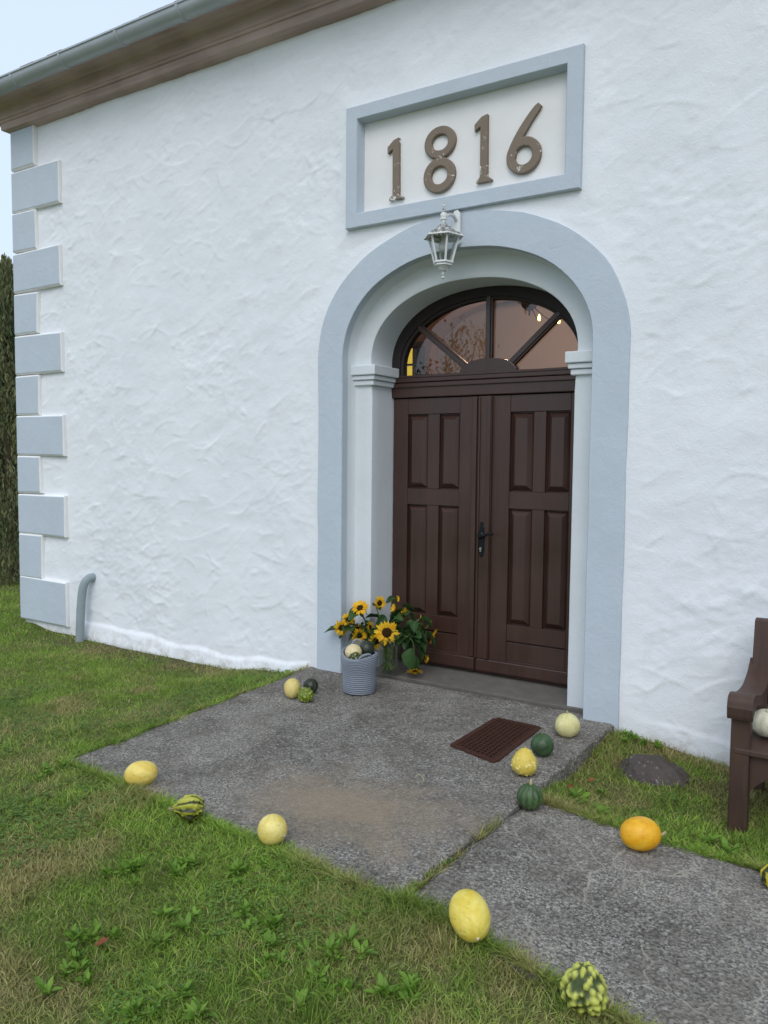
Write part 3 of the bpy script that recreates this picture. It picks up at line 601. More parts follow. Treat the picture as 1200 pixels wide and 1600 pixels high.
# wrought handle on a long scrolled plate
hx = .046; ol = [(0, 1.142, .0), (0, 1.136, .010), (0, 1.122, .012), (0, 1.112, .007), (0, 1.10, .016), (0, 1.06, .018), (0, 1.035, .026), (0, 1.01, .024), (0, .99, .016), (0, .97, .020), (0, .93, .021), (0, .905, .012), (0, .897, .017), (0, .885, .010), (0, .876, .0)]
poly = [(hx-w, z) for _, z, w in ol]+[(hx+w, z) for _, z, w in ol[::-1][1:-1]]
hp = mk('handle_plate', *prism(poly, YD-.028, YD-.0215), IRON, rl, bevel=.002)
mk('lever', *tube(curve([(hx, YD-.028, 1.040), (hx, YD-.075, 1.042), (hx+.03, YD-.085, 1.040), (hx+.075, YD-.083, 1.058), (hx+.115, YD-.08, 1.062)], 6), [.012]*8+[.009]*14+[.012]*3, 10), IRON, hp, smooth=True)
mk('rosette', *lathe([(.0, -.012), (.014, -.011), (.026, -.004), (.028, .0), (.026, .006), (.0, .006)], (0, 0, 0), 20), IRON, hp, smooth=True)
ro = bpy.data.objects[hp.children[-1].name]; ro.location = Vector((hx, YD-.031, 1.040))-wpos(hp); ro.rotation_euler = (R(-90), 0, 0)
for v in ro.data.vertices: v.co += wpos(hp)
mk('lock_cylinder', *join(box(hx-.005, hx+.005, YD-.040, YD-.0285, .918, .945), tube([(hx, YD-.0285, .942), (hx, YD-.041, .942)], .0095, 14)), STEEL, hp)

# ------------------------------------------------------------------ chandelier inside, seen through the fanlight
ch = thing('chandelier', 'dark bowl chandelier with glowing candle bulbs seen through the fanlight', 'chandelier', (-.67, 3.0, 3.10))
BRASS = simple('dark_brass', (.07, .035, .02), .7, .2, 30, 0, .0)
mk('bowl', *lathe([(.004, .0), (.012, .012), (.008, .04), (.03, .055), (.07, .085), (.085, .12), (.088, .16), (.06, .17), (.02, .2), (.014, .3)], (-.67, 3.0, 3.10), 20), BRASS, ch, smooth=True)
mk('chain', *tube([(-.67, 3, 3.38), (-.67, 3, 4.6)], .008, 6), BRASS, ch)
for bx, by, bz in ((-.545, 2.96, 3.065), (-.355, 3.02, 3.03)):
    mk('arm', *tube(curve([(-.66, 3, 3.22), ((bx-.66)/2, by, bz+.05), (bx, by, bz-.045)], 6), .006, 6), BRASS, ch, smooth=True)
    mk('bulb', *lathe([(.001, -.035), (.011, -.03), (.016, -.01), (.012, .012), (.003, .035), (.0, .037)], (bx, by, bz), 12), BULB, ch, smooth=True)
ld = bpy.data.lights.new('added_room_light', 'POINT'); ld.energy = 105; ld.color = (1.0, .70, .52); ld.shadow_soft_size = .05  # added hidden point light above the bowl, lights the room for the bulbs
lo = bpy.data.objects.new('added_room_light', ld); COL.objects.link(lo); lo.parent = ch; lo.location = (0, 0, .225)

# ------------------------------------------------------------------ wall lantern
LX, LY = .034, -.205
lan = thing('wall_lantern', 'weathered white hexagonal metal lantern hanging over the door arch', 'lantern', (.042, -.018, 3.16))
pv = [(.042+.027*math.cos(a), 3.155+(.088 if math.sin(a) > 0 else -.088)+.030*math.sin(a)) for a in [2*math.pi*k/24+.001 for k in range(24)]]
mk('back_plate', *prism(pv, -.046, -.0185), LANT, lan, bevel=.005)
mk('bracket', *tube(curve([(.042, -.046, 3.205), (.042, -.09, 3.225), (.036, -.15, 3.215), (LX, LY+.012, 3.182)], 6), [.013]*6+[.012]*6+[.013]*7, 10), LANT, lan, smooth=True)
C_ = (LX, LY, 0)
mk('finial', *lathe([(.0, 3.272), (.008, 3.266), (.009, 3.258), (.004, 3.250), (.008, 3.243), (.013, 3.236), (.006, 3.230), (.010, 3.224), (.021, 3.212), (.024, 3.196), (.020, 3.180), (.022, 3.176), (.022, 3.170), (.014, 3.162), (.020, 3.140), (.034, 3.128)], C_, 20), LANT, lan, smooth=True)
mk('roof', *lathe([(.024, 3.140), (.052, 3.118), (.085, 3.090), (.108, 3.081), (.136, 3.060), (.137, 3.052), (.110, 3.062), (.09, 3.068)], C_, 6, .2), LANT, lan)
vv, ff = [], []
for s in range(6):       # scalloped apron under the roof edge
    a0, a1 = .2+s*math.pi/3, .2+(s+1)*math.pi/3
    for k in range(4):
        q = []
        for j in range(6):
            f = (k+j/5)/4; x = math.cos(a0)*(1-f)+math.cos(a1)*f; y = math.sin(a0)*(1-f)+math.sin(a1)*f; q.append((x, y, .012*math.sin(math.pi*j/5)))
        n0 = len(vv); vv += [(LX+.118*x, LY+.118*y, 3.062) for x, y, d in q]+[(LX+.117*x, LY+.117*y, 3.056-d) for x, y, d in q]
        ff += [(n0+i, n0+i+1, n0+6+i+1, n0+6+i) for i in range(5)]
mk('scalloped_apron', vv, ff, LANT, lan)
for s in range(6):
    a0, a1 = .2+s*math.pi/3, .2+(s+1)*math.pi/3
    t0, b0 = (LX+.105*math.cos(a0), LY+.105*math.sin(a0), 3.062), (LX+.060*math.cos(a0), LY+.060*math.sin(a0), 2.893)
    t1, b1 = (LX+.105*math.cos(a1), LY+.105*math.sin(a1), 3.062), (LX+.060*math.cos(a1), LY+.060*math.sin(a1), 2.893)
    mk('corner_bar', *tube([t0, b0], .0075, 6), LANT, lan)
    sc = lambda p: (LX+(p[0]-LX)*.97, LY+(p[1]-LY)*.97, p[2])
    mk('pane', [sc(t0), sc(t1), sc(b1), sc(b0)], [(0, 1, 2, 3)], LGLASS, lan)
mk('base', *lathe([(.05, 2.902), (.069, 2.898), (.070, 2.888), (.058, 2.880), (.060, 2.872), (.042, 2.866), (.030, 2.855), (.033, 2.850), (.026, 2.842), (.012, 2.836)], C_, 6, .2), LANT, lan)
mk('drop_finial', *lathe([(.012, 2.838), (.008, 2.832), (.011, 2.826), (.013, 2.820), (.008, 2.812), (.006, 2.808), (.011, 2.802), (.011, 2.794), (.004, 2.788), (.0, 2.787)], C_, 16), LANT, lan, smooth=True)
t = NT('frosted_bulb', .35, .4); t.base((.72, .70, .66)); OFFB = t.m
mk('bulb', *lathe([(.0, 2.955), (.018, 2.960), (.030, 2.975), (.033, 2.992), (.028, 3.012), (.016, 3.03), (.014, 3.062)], C_, 20), OFFB, lan, smooth=True)

# ------------------------------------------------------------------ drain pipe stub by the corner
pp = curve([(-3.865, .06, .436), (-3.868, -.03, .425), (-3.885, -.075, .36), (-3.90, -.09, .22), (-3.91, -.10, .0), (-3.915, -.105, -.23)], 8)
tag(mk('drain_pipe', *tube(pp, .040, 16), GREYPIPE, smooth=True, origin=(-3.91, -.1, -.19)), 'grey bent drain pipe stub coming out of the white wall near the quoins', 'pipe')

# ------------------------------------------------------------------ boot scraper grate
gq = GQ
def gp_(u, v, dz=0.0):
    x = (1-u)*(1-v)*gq[0][0]+u*(1-v)*gq[1][0]+u*v*gq[2][0]+(1-u)*v*gq[3][0]; y = (1-u)*(1-v)*gq[0][1]+u*(1-v)*gq[1][1]+u*v*gq[2][1]+(1-u)*v*gq[3][1]
    return (x, y, float(slab_z(x, y))+dz)
def strip(u0, v0, u1, v1, w, top, bot):
    a = Vector(gp_(u0, v0)); b = Vector(gp_(u1, v1)); d = (b-a).normalized(); s = Vector((-d.y, d.x, 0))*w/2
    V = [a-s, b-s, b+s, a+s]; V = [(p.x, p.y, p.z+bot) for p in V]+[(p.x, p.y, p.z+top) for p in V]
    return V, [(0, 3, 2, 1), (4, 5, 6, 7), (0, 1, 5, 4), (1, 2, 6, 5), (2, 3, 7, 6), (3, 0, 4, 7)]
gt = thing('floor_grate', 'rusty iron mesh foot scraper grate let into the slab before the door', 'grate', gp_(.5, .5))
mk('pit', [gp_(.02, .02, -.02), gp_(.98, .02, -.02), gp_(.98, .98, -.02), gp_(.02, .98, -.02)], [(0, 1, 2, 3)], PITSHADE, gt)  # near-black sheet under the bars, paints the shade inside the pit
mk('frame', *join(strip(-.03, 0, 1.03, 0, .030, .0075, -.04), strip(1, .012, 1, 1, .036, .007, -.04), strip(1.0, 1, 0, 1, .030, .0075, -.04), strip(0, .98, 0, .02, .036, .007, -.04)), RUST, gt)
bars = [strip(.01, k/19, .99, k/19, .008, .003, -.016) for k in range(1, 19)]; o = mk('mesh_bars', *join(*bars), RUST, gt); o['kind'] = 'stuff'
bars = [strip(k/10, .01, k/10, .99, .008, .004, -.015) for k in range(1, 10)]; o = mk('cross_bars', *join(*bars), RUST, gt); o['kind'] = 'stuff'

# ------------------------------------------------------------------ bench against the wall
bn = thing('garden_bench', 'brown painted wooden garden bench with scrolled arms beside the wall', 'bench', (2.75, -.58, -.18))
BX0, BX1 = 2.0, 3.5
for xa, sgn in ((BX0, 1), (BX1, -1)):
    xs = (xa-.005, xa+.080) if sgn > 0 else (xa-.080, xa+.005)
    mk('leg', *box(xs[0], xs[1], -.90, -.82, -.24, .405), BENCHW, bn, bevel=.006)
    prof = [(-.30, -.24), (-.22, -.24), (-.215, .26), (-.15, .735), (-.175, .752), (-.215, .745), (-.30, .30)]
    V = [(xs[0], y, z) for y, z in prof]+[(xs[1], y, z) for y, z in prof]; N = len(prof)
    mk('back_post', V, [tuple(range(N)), tuple(range(2*N-1, N-1, -1))]+[(i, N+i, N+(i+1) % N, (i+1) % N) for i in range(N)], BENCHW, bn, bevel=.006)
    cl = curve([(-.945, .448, 0), (-.93, .490, 0), (-.88, .503, 0), (-.80, .488, 0), (-.66, .455, 0), (-.48, .445, 0), (-.32, .478, 0), (-.22, .535, 0)], 5)
    th = np.interp(np.linspace(0, 1, len(cl)), [0, .1, .2, .45, .8, 1], [.04, .092, .100, .050, .052, .070])
    T = [(p.x, p.y+.0) for p in cl]; B = [(p.x+(.008 if i < 6 else 0), p.y-th[i]) for i, p in enumerate(cl)]
    prof = T+B[::-1]; xw = (xs[0]-.014, xs[1]+.014); N = len(prof)
    V = [(xw[0], y, z) for y, z in prof]+[(xw[1], y, z) for y, z in prof]; m = len(cl)
    Fc = [(i, i+1, N-2-i, N-1-i) for i in range(m-1)]+[(N+i+1, N+i, 2*N-1-i, 2*N-2-i) for i in range(m-1)]+[(i, N+i, N+(i+1) % N, (i+1) % N) for i in range(N)]
    mk('armrest', V, Fc, BENCHW, bn, bevel=.008)
    mk('side_rail', *box(xs[0]+.02, xs[1]-.02, -.82, -.30, .12, .215), BENCHW, bn, bevel=.004)
    mk('stretcher', *box(xs[0]+.02, xs[1]-.025, -.82, -.30, -.05, .01), BENCHW, bn, bevel=.004)
for k in range(4): mk('seat_slat', *box(BX0+.012, BX1-.012, -.905+.002+k*.150, -.905+.144+k*.150, .216+.0, .246-.004*k), BENCHW, bn, bevel=.007)
ap = [(BX0+.081, .214), (BX0+.081, .035)]+[(BX0+.081+.10*f, .035+.075*math.sin(f*math.pi/2)) for f in (.1, .3, .5, .7, .85, 1)]+[(BX1-.081-.10*f, .035+.075*math.sin(f*math.pi/2)) for f in (1, .85, .7, .5, .3, .1)]+[(BX1-.081, .035), (BX1-.081, .214)]
mk('apron', *prism(ap, -.868, -.84), BENCHW, bn)
def tilt(z): return -.262+(z-.26)*.137
for z0, z1 in ((.64, .725), (.30, .37)):
    V, Fc = box(BX0+.082, BX1-.082, -.018, .018, z0, z1); mk('back_rail', [(x, y+tilt(z), z) for x, y, z in V], Fc, BENCHW, bn, bevel=.005)
for k in range(9):
    xk = BX0+.16+k*(BX1-BX0-.32)/8; V, Fc = box(xk-.045, xk+.045, -.010, .010, .371, .639); mk('back_slat', [(x, y+tilt(z), z) for x, y, z in V], Fc, BENCHW, bn, bevel=.003)

# ------------------------------------------------------------------ boulder
def blob(c, r, n=26, m=16, amp=.25, s=3.0, sd=0):
    V = []; Fc = []
    for i in range(m+1):
        th = math.pi*i/m
        for k in range(n):
            ph = 2*math.pi*k/n; d = Vector((math.sin(th)*math.cos(ph), math.sin(th)*math.sin(ph), math.cos(th)))
            q = 1+amp*(float(fbm(np.array(d.x*s+d.z*2+sd), np.array(d.y*s-d.z+sd*2), 4, sd))-.5)*2
            V.append((c[0]+r[0]*d.x*q, c[1]+r[1]*d.y*q, c[2]+r[2]*d.z*q))
    for i in range(m):
        for k in range(n): Fc.append((i*n+k, (i+1)*n+k, (i+1)*n+(k+1) % n, i*n+(k+1) % n))
    return V, Fc
tag(mk('boulder', *blob((1.545, -.40, -.215), (.225, .17, .145), 60, 40, amp=.27, s=3.0, sd=3), ROCK, smooth=True, origin=(1.545, -.40, -.18)), 'low dark granite boulder half sunk in the grass by the wall', 'boulder')

# ------------------------------------------------------------------ gourds and pumpkins
def lin(h): return tuple(((int(h[i:i+2], 16)/255+.055)/1.055)**2.4 if int(h[i:i+2], 16) > 10 else int(h[i:i+2], 16)/255/12.92 for i in (0, 2, 4))
def gourd(name, label, loc, w, h, shape='round', ribs=0, ribamp=.03, warts=0, wamp=.08, col=None, up=(0, 0, 1), spin=0.0, stem=.025, cat='gourd', group=None, seed=0, wsize=.22, parentless=True, stemcol=None):
    """loc: centre of the fruit; w: width across its axis, h: length along its axis; up: direction of the stem end"""
    rg = np.random.default_rng(seed+100); n, m = 72, 48
    th = np.linspace(0.0, np.pi, m+1)[:, None]; ph = np.linspace(0, 2*np.pi, n, endpoint=False)[None, :]
    st, ct = np.sin(th), np.cos(th)
    rad = np.ones((m+1, n)); rr = st*np.ones((1, n)); zz = ct*np.ones((1, n))
    if shape == 'oval': rr = np.abs(st)**.92*np.ones((1, n))
    if shape == 'pear': rr = st*(1-.22*ct)*np.ones((1, n)); zz = (ct+.10*np.clip(ct, 0, 1)**3)*np.ones((1, n))
    if shape == 'neck': rr = st*(.90-.30*ct-.08*ct**2)*np.ones((1, n)); zz = ct*np.ones((1, n))
    if shape == 'flat': zz = (ct*(1-.25*np.exp(-(st/.35)**2)))*np.ones((1, n))
    wob_ = .04*(fbm(np.cos(ph)*1.3+ct+seed, np.sin(ph)*1.3+st+seed*3, 3, seed % 5)-.5)*2
    rr = rr*(1+wob_)
    if ribs: rr = rr*(1-ribamp*np.abs(np.cos(ph*ribs/2+seed))**3*np.clip(st*1.4, 0, 1))
    wf = np.zeros((m+1, n))
    if warts:
        d = np.stack([st*np.cos(ph), st*np.sin(ph), ct*np.ones((1, n))], -1)
        for _ in range(warts):
            v = rg.normal(size=3); v /= np.linalg.norm(v); a = np.arccos(np.clip(d@v, -1, 1)); s_ = wsize*rg.uniform(.5, 1.1); wf = np.maximum(wf, np.exp(-(a/s_)**2*3)*rg.uniform(.5, 1))
        rr = rr*(1+wamp*wf); zz = zz*(1+wamp*wf)
    X = rr*np.cos(ph)*w/2; Y = rr*np.sin(ph)*w/2; Z = zz*h/2
    # colour per vertex
    c = np.zeros((m+1, n, 3)); A, B = np.array(lin(col[0])), np.array(lin(col[1])); mode = col[2]
    nz = fbm(np.cos(ph)*3+ct*2+seed*1.7, np.sin(ph)*3-ct*2.5+seed, 4, seed % 6)
    if mode == 'plain': f = np.clip((nz-.35)*2.2, 0, 1)
    elif mode == 'stripe': f = np.clip(.45+(.55+.5*vn(ph*2.1+seed, ct*2+3, 1))*np.cos(ph*ribs+seed+1.6*(nz-.5))+3.2*(nz-.5), 0, 1)
    elif mode == 'band': f = np.clip((np.sin(ph*5+3*(nz-.5)+seed)+1.2*(nz-.45))*3, 0, 1)
    elif mode == 'wart': f = np.clip((wf-.20)*3.2+2.6*(nz-.5), 0, 1)
    elif mode == 'patch': f = np.clip((nz-.5)*8+.5+(wf-.3), 0, 1)
    f = f*np.ones((1, n)); c = A*(1-f[..., None])+B*f[..., None]
    sp = fbm(np.cos(ph)*9+ct*7+seed, np.sin(ph)*9-ct*6, 3, 3)*np.ones((1, n)); c = np.where((sp > .76)[..., None], c*.72, c)
    V = np.stack([X, Y, Z], -1).reshape(-1, 3); ids = np.arange((m+1)*n).reshape(m+1, n)
    Fc = np.stack([ids[:-1], ids[1:], np.roll(ids, -1, 1)[1:], np.roll(ids, -1, 1)[:-1]], -1).reshape(-1, 4)
    q = Vector(up).normalized().to_track_quat('Z', 'Y').to_matrix(); rot = q @ Matrix.Rotation(spin, 3, 'Z')
    V = V@np.array(rot).T; zmin = V[:, 2].min()
    me = mesh(name, V, [tuple(k) for k in Fc.tolist()], True); me.materials.append(GOURD)
    at = me.color_attributes.new('Col', 'FLOAT_COLOR', 'POINT'); at.data.foreach_set('color', np.concatenate([c.reshape(-1, 3), np.ones(((m+1)*n, 1))], 1).astype(np.float32).ravel())
    o = bpy.data.objects.new(name, me); COL.objects.link(o); tag(o, label, cat, group)
    if len(loc) == 3: o.location = loc
    else:
        x, y = loc; o.location = (x, y, surf(x, y)-zmin-.003)
    if stem:
        d = rot @ Vector((0, 0, 1)); s = rot @ Vector((1, .3, 0)); tip = V.reshape(m+1, n, 3)[0].mean(0); p0 = Vector(tip)-d*.006
        sv, sf = tube(curve([p0, p0+d*stem*.5, p0+d*stem+s*stem*.35], 4), [.011, .008, .0065, .006, .006, .006, .006, .007, .0085], 8)
        me2 = mesh('stem', sv, sf, True); me2.materials.append(stemcol or STEMM); s_ = bpy.data.objects.new('stem', me2); COL.objects.link(s_); s_.parent = o
    return o
def surf(x, y):
    a = np.array(x), np.array(y)
    if bool(inpoly(a[0], a[1], SLAB)): return float(slab_z(*a))
    if bool(inpoly(a[0], a[1], PATH)): return float(path_z(*a))
    return float(gz(*a))+.012
YEL = ('dcb83a', 'e6cf62'); PALEY = ('d9c872', 'e6da92'); DG = ('1f3020', '3a5634')
# camera-facing sideways direction for lying fruit
side = Vector((math.cos(yaw), math.sin(yaw), 0)); tow = Vector((math.sin(yaw), -math.cos(yaw), 0))
gourd('squash', 'yellow oval squash lying on its side on the outer front corner of the slab', (-.622, -2.195), .128, .168, 'oval', col=('dcbf58', 'e8d273', 'plain'), up=-side+tow*.25+Vector((0, 0, -.12)), stem=.008, cat='squash', seed=1)
gourd('ornamental_gourd', 'small dark green gourd striped yellow with its neck lying over the slab edge into grass', (-.125, -2.345), .122, .142, 'neck', ribs=9, ribamp=.16, warts=60, wamp=.20, col=('15260e', 'aeae3e', 'stripe'), up=-side*1+tow*.1+Vector((0, 0, -.05)), stem=.02, seed=2)
gourd('squash', 'pale yellow round squash on the brown stained slab edge', (.35, -2.30), .131, .131, 'round', col=('dcc466', 'e8d988', 'plain'), up=side+tow*.6+Vector((0, 0, -.25)), stem=.010, cat='squash', seed=3)
gourd('squash', 'largest lemon yellow oval squash at the path edge with pale torn stem scar', (1.375, -2.42), .146, .185, 'oval', col=('dac24a', 'e6d672', 'plain'), up=tow*.95+side*.22+Vector((0, 0, -.42)), stem=.010, cat='squash', seed=4, stemcol=simple('pale_stem', (.62, .55, .36), .8, .2, 60))
gourd('ornamental_gourd', 'warty green and yellow gourd in the grass at the path edge', (1.835, -2.53), .120, .125, 'pear', warts=130, wamp=.30, col=('33441a', 'b9bd58', 'wart'), up=(0, 0, 1), stem=0, seed=5, wsize=.36)
gourd('squash', 'deep orange yellow melon shaped squash with curly stem on the path', (1.713, -1.395), .146, .178, 'oval', col=('e3a214', 'edb92c', 'plain'), up=side+Vector((0, 0, -.02)), stem=.03, cat='squash', seed=6)
gourd('ornamental_gourd', 'small yellow and green knobbly gourd on the path edge before the bench', (2.252, -1.375), .100, .112, 'pear', ribs=10, ribamp=.10, warts=40, wamp=.12, col=('22340f', 'c9b93c', 'band'), up=(.1, -.2, 1), stem=.015, seed=7)
gourd('pumpkin', 'dark green round pumpkin with lighter stripes where slab and path meet', (1.165, -1.335), .128, .128, 'round', ribs=12, ribamp=.045, col=('29432a', '446239', 'stripe'), up=(.05, 0, 1), stem=.024, cat='pumpkin', seed=8)
gourd('ornamental_gourd', 'pale yellow warty gourd with pointed top beside the rusty grate', (1.008, -1.025), .134, .138, 'pear', warts=90, wamp=.11, col=('d3bb50', 'f0e4a0', 'wart'), up=(0, .05, 1), stem=.012, seed=9, wsize=.13)
gourd('pumpkin', 'plain dark green round pumpkin behind the warty yellow gourd by the grate', (.992, -.725), .130, .130, 'round', ribs=10, ribamp=.02, col=('26402a', '3a5c38', 'plain'), up=(-.1, .1, 1), stem=.006, cat='pumpkin', seed=10)
gourd('pumpkin', 'pale cream round pumpkin on the slab beside the right door jamb', (1.010, -.365), .148, .146, 'round', ribs=10, ribamp=.018, col=('d4cc8c', 'e0dba6', 'plain'), up=(0, 0, 1), stem=.02, cat='pumpkin', seed=11)
gourd('squash', 'pale yellow egg shaped squash in the trio at the slab edge by the wall', (-.862, -.66), .116, .138, 'oval', col=('d3bf70', 'e2d290', 'plain'), up=(-.1, .1, 1), stem=.008, cat='squash', seed=12)
gourd('pumpkin', 'very dark green round pumpkin in the trio at the slab edge by the wall', (-.815, -.515), .108, .112, 'round', ribs=10, ribamp=.03, col=('141f18', '27352a', 'stripe'), up=(.1, .3, 1), stem=0, cat='pumpkin', seed=13)
gourd('ornamental_gourd', 'lime green warty gourd in front of the trio at the slab edge', (-.735, -.672), .106, .098, 'flat', warts=60, wamp=.15, col=('5d7019', 'a3ac47', 'wart'), up=(.1, -.2, 1), stem=.01, seed=14, wsize=.24)
gourd('pumpkin', 'white pumpkin sitting on the brown bench seat', (2.128, -.66, .246+.072), .160, .142, 'flat', ribs=12, ribamp=.035, col=('cfcdb6', 'dedbc6', 'plain'), up=(0, 0, 1), stem=.02, cat='pumpkin', seed=15, stemcol=simple('cream_stem', (.6, .58, .46), .7, .2, 60))

# ------------------------------------------------------------------ rope basket with gourds in it
bc = Vector((-.545, -.300, float(slab_z(-.5, -.285))+.002)); hb = .272; nco = 19
bk = thing('rope_basket', 'blue grey coiled rope basket sagging on the slab by the door', 'basket', bc)
def bk_r(z, a): 
    f = z/hb; r = .103+.022*f+.004*math.sin(f*9); return r*(1+.035*math.cos(2*a+.6)*f-.06*f*math.exp(-((a-5.6+math.pi) % (2*math.pi)-math.pi)**2/.25))
def rim(a): return .014*math.cos(a-2.2)+.012*math.cos(2*a)
V = []; Fc = []; n = 64; rows = []
for k in range(nco):
    for j in range(5): rows.append((k/nco+j/5/nco, .0085*math.sin(math.pi*(j/5))**.7))
for wv_ in (1, 0):
    seq = rows if wv_ else rows[::-1]
    for f, b in seq:
        for i in range(n):
            a = 2*math.pi*i/n; z = f*hb; zz = z+rim(a)*f**3; r = bk_r(z, a)+(b if wv_ else -.011-b*.5); V.append((bc.x+r*math.cos(a), bc.y+r*math.sin(a), bc.z+zz))
M_ = len(V)//n
for r_ in range(M_-1):
    for i in range(n): Fc.append((r_*n+i, r_*n+(i+1) % n, (r_+1)*n+(i+1) % n, (r_+1)*n+i))
V.append((bc.x, bc.y, bc.z+.004)); c0 = len(V)-1
for i in range(n): Fc.append(((M_-1)*n+i, (M_-1)*n+(i+1) % n, c0))
mk('coiled_body', V, Fc, ROPE, bk, smooth=True)
def rimpt(a, dr=0, dz=0): r = bk_r(hb, a)-.005+dr; return (bc.x+r*math.cos(a), bc.y+r*math.sin(a), bc.z+hb+rim(a)+dz)
mk('rim', *tube([rimpt(2*math.pi*i/48) for i in range(49)], .0085, 8), ROPE, bk, smooth=True)
for a0, lift, dr in ((5.65, .030, .004), (2.25, .058, .0)):
    mk('handle', *tube(curve([rimpt(a0-.42), rimpt(a0-.25, dr, lift*.75), rimpt(a0, dr*2, lift), rimpt(a0+.25, dr, lift*.75), rimpt(a0+.42)], 5), .008, 8), ROPE, bk, smooth=True)
zt_ = bc.z+hb
tw = Vector((tow.x, tow.y, 0)); sd_ = Vector((side.x, side.y, 0))
def bp(s, t_, z): p = bc+sd_*s+tw*t_; return (p.x, p.y, zt_+z)
gourd('ornamental_gourd', 'cream warty gourd on top in the rope basket', bp(-.042, .01, .010), .122, .118, 'round', warts=60, wamp=.07, col=('d8c89a', 'e9dfc0', 'wart'), up=(0, 0, 1), stem=0, seed=21, wsize=.15)
gourd('ornamental_gourd', 'green and cream mottled warty gourd at the front rim of the rope basket', bp(-.030, .068, -.016), .085, .080, 'round', warts=40, wamp=.12, col=('23351a', 'a9a86c', 'wart'), up=tow, stem=0, seed=22)
gourd('pumpkin', 'dark blue green round pumpkin standing highest in the rope basket', bp(.050, -.030, .028), .112, .112, 'round', ribs=10, ribamp=.02, col=('16211f', '26352f', 'plain'), up=(.2, 0, 1), stem=0, cat='pumpkin', seed=23)
gourd('pumpkin', 'grey green pumpkin low in the rope basket under the handle', bp(.040, .060, -.028), .088, .082, 'round', ribs=8, ribamp=.03, col=('22342a', '3a5040', 'plain'), up=(.5, 0, 1), stem=0, cat='pumpkin', seed=24)

# ------------------------------------------------------------------ glass vase with sunflowers
vc = Vector((-.555, .105, float(slab_z(0, .10))+.046)); vh = .262
vc.z = -.003
vz = thing('glass_vase', 'clear flared glass vase holding the sunflowers by the left door jamb', 'vase', vc)
po = [(.0, .0), (.080, .0), (.084, .006), (.080, .08), (.082, .16), (.092, .23), (.106, vh)]
mk('glass_body', *lathe(po+[(.103, vh), (.089, .23), (.079, .16), (.077, .08), (.078, .018), (.0, .016)], vc, 40), VGLASS, vz, smooth=True)
mk('water', *lathe([(.0, .0165), (.074, .0185), (.0755, .08), (.0765, .15), (.0, .15)], vc, 32), WATER, vz, smooth=True)
# petal
pn = 6; pv_, pf_ = [], []
for i in range(pn+1):
    f = i/pn; w = .125*math.sin(math.pi*min(1, f*.86+.10))**.8*(1-f**6)+.006; zc = .10*math.sin(f*2.2)-.10*f*f
    pv_ += [(.62*0+.36+f*.66, -w, zc+.03), (.36+f*.66, 0, zc), (.36+f*.66, w, zc+.03)]
for i in range(pn):
    for j in range(2): pf_.append((i*3+j, i*3+3+j, i*3+4+j, i*3+1+j))
PM = []
for q in range(3):
    me = mesh('petal', [(x, y*(1, .85, 1.1)[q]*1.05, z+(0, .06, -.08)[q]*x*x) for x, y, z in pv_], pf_, True); me.materials.append(PETAL); PM.append(me)
dv, df = lathe([(.0, .11), (.12, .105), (.24, .115), (.33, .10), (.40, .05), (.41, .0), (.38, -.07), (.2, -.13), (.08, -.2)], (0, 0, 0), 22)
DMs = mesh('flower_head', dv, df, True); DMs.materials.append(DISC); DMs.materials.append(SFSTEM)
for p in DMs.polygons:
    if all(DMs.vertices[i].co.z < .01 for i in p.vertices): p.material_index = 1
sv_, sf_ = [], []
for k in range(14):
    a = 2*math.pi*k/14; n0 = len(sv_); ca, sa = math.cos(a), math.sin(a)
    for x, y, z in ((.34, -.09, -.06), (.34, .09, -.06), (.62, -.06, -.10), (.62, .06, -.10), (.84, 0, -.03)): sv_.append((x*ca-y*sa, x*sa+y*ca, z))
    sf_ += [(n0, n0+2, n0+3, n0+1), (n0+2, n0+4, n0+3)]
SM = mesh('sepals', sv_, sf_, True); SM.materials.append(SFLEAF)
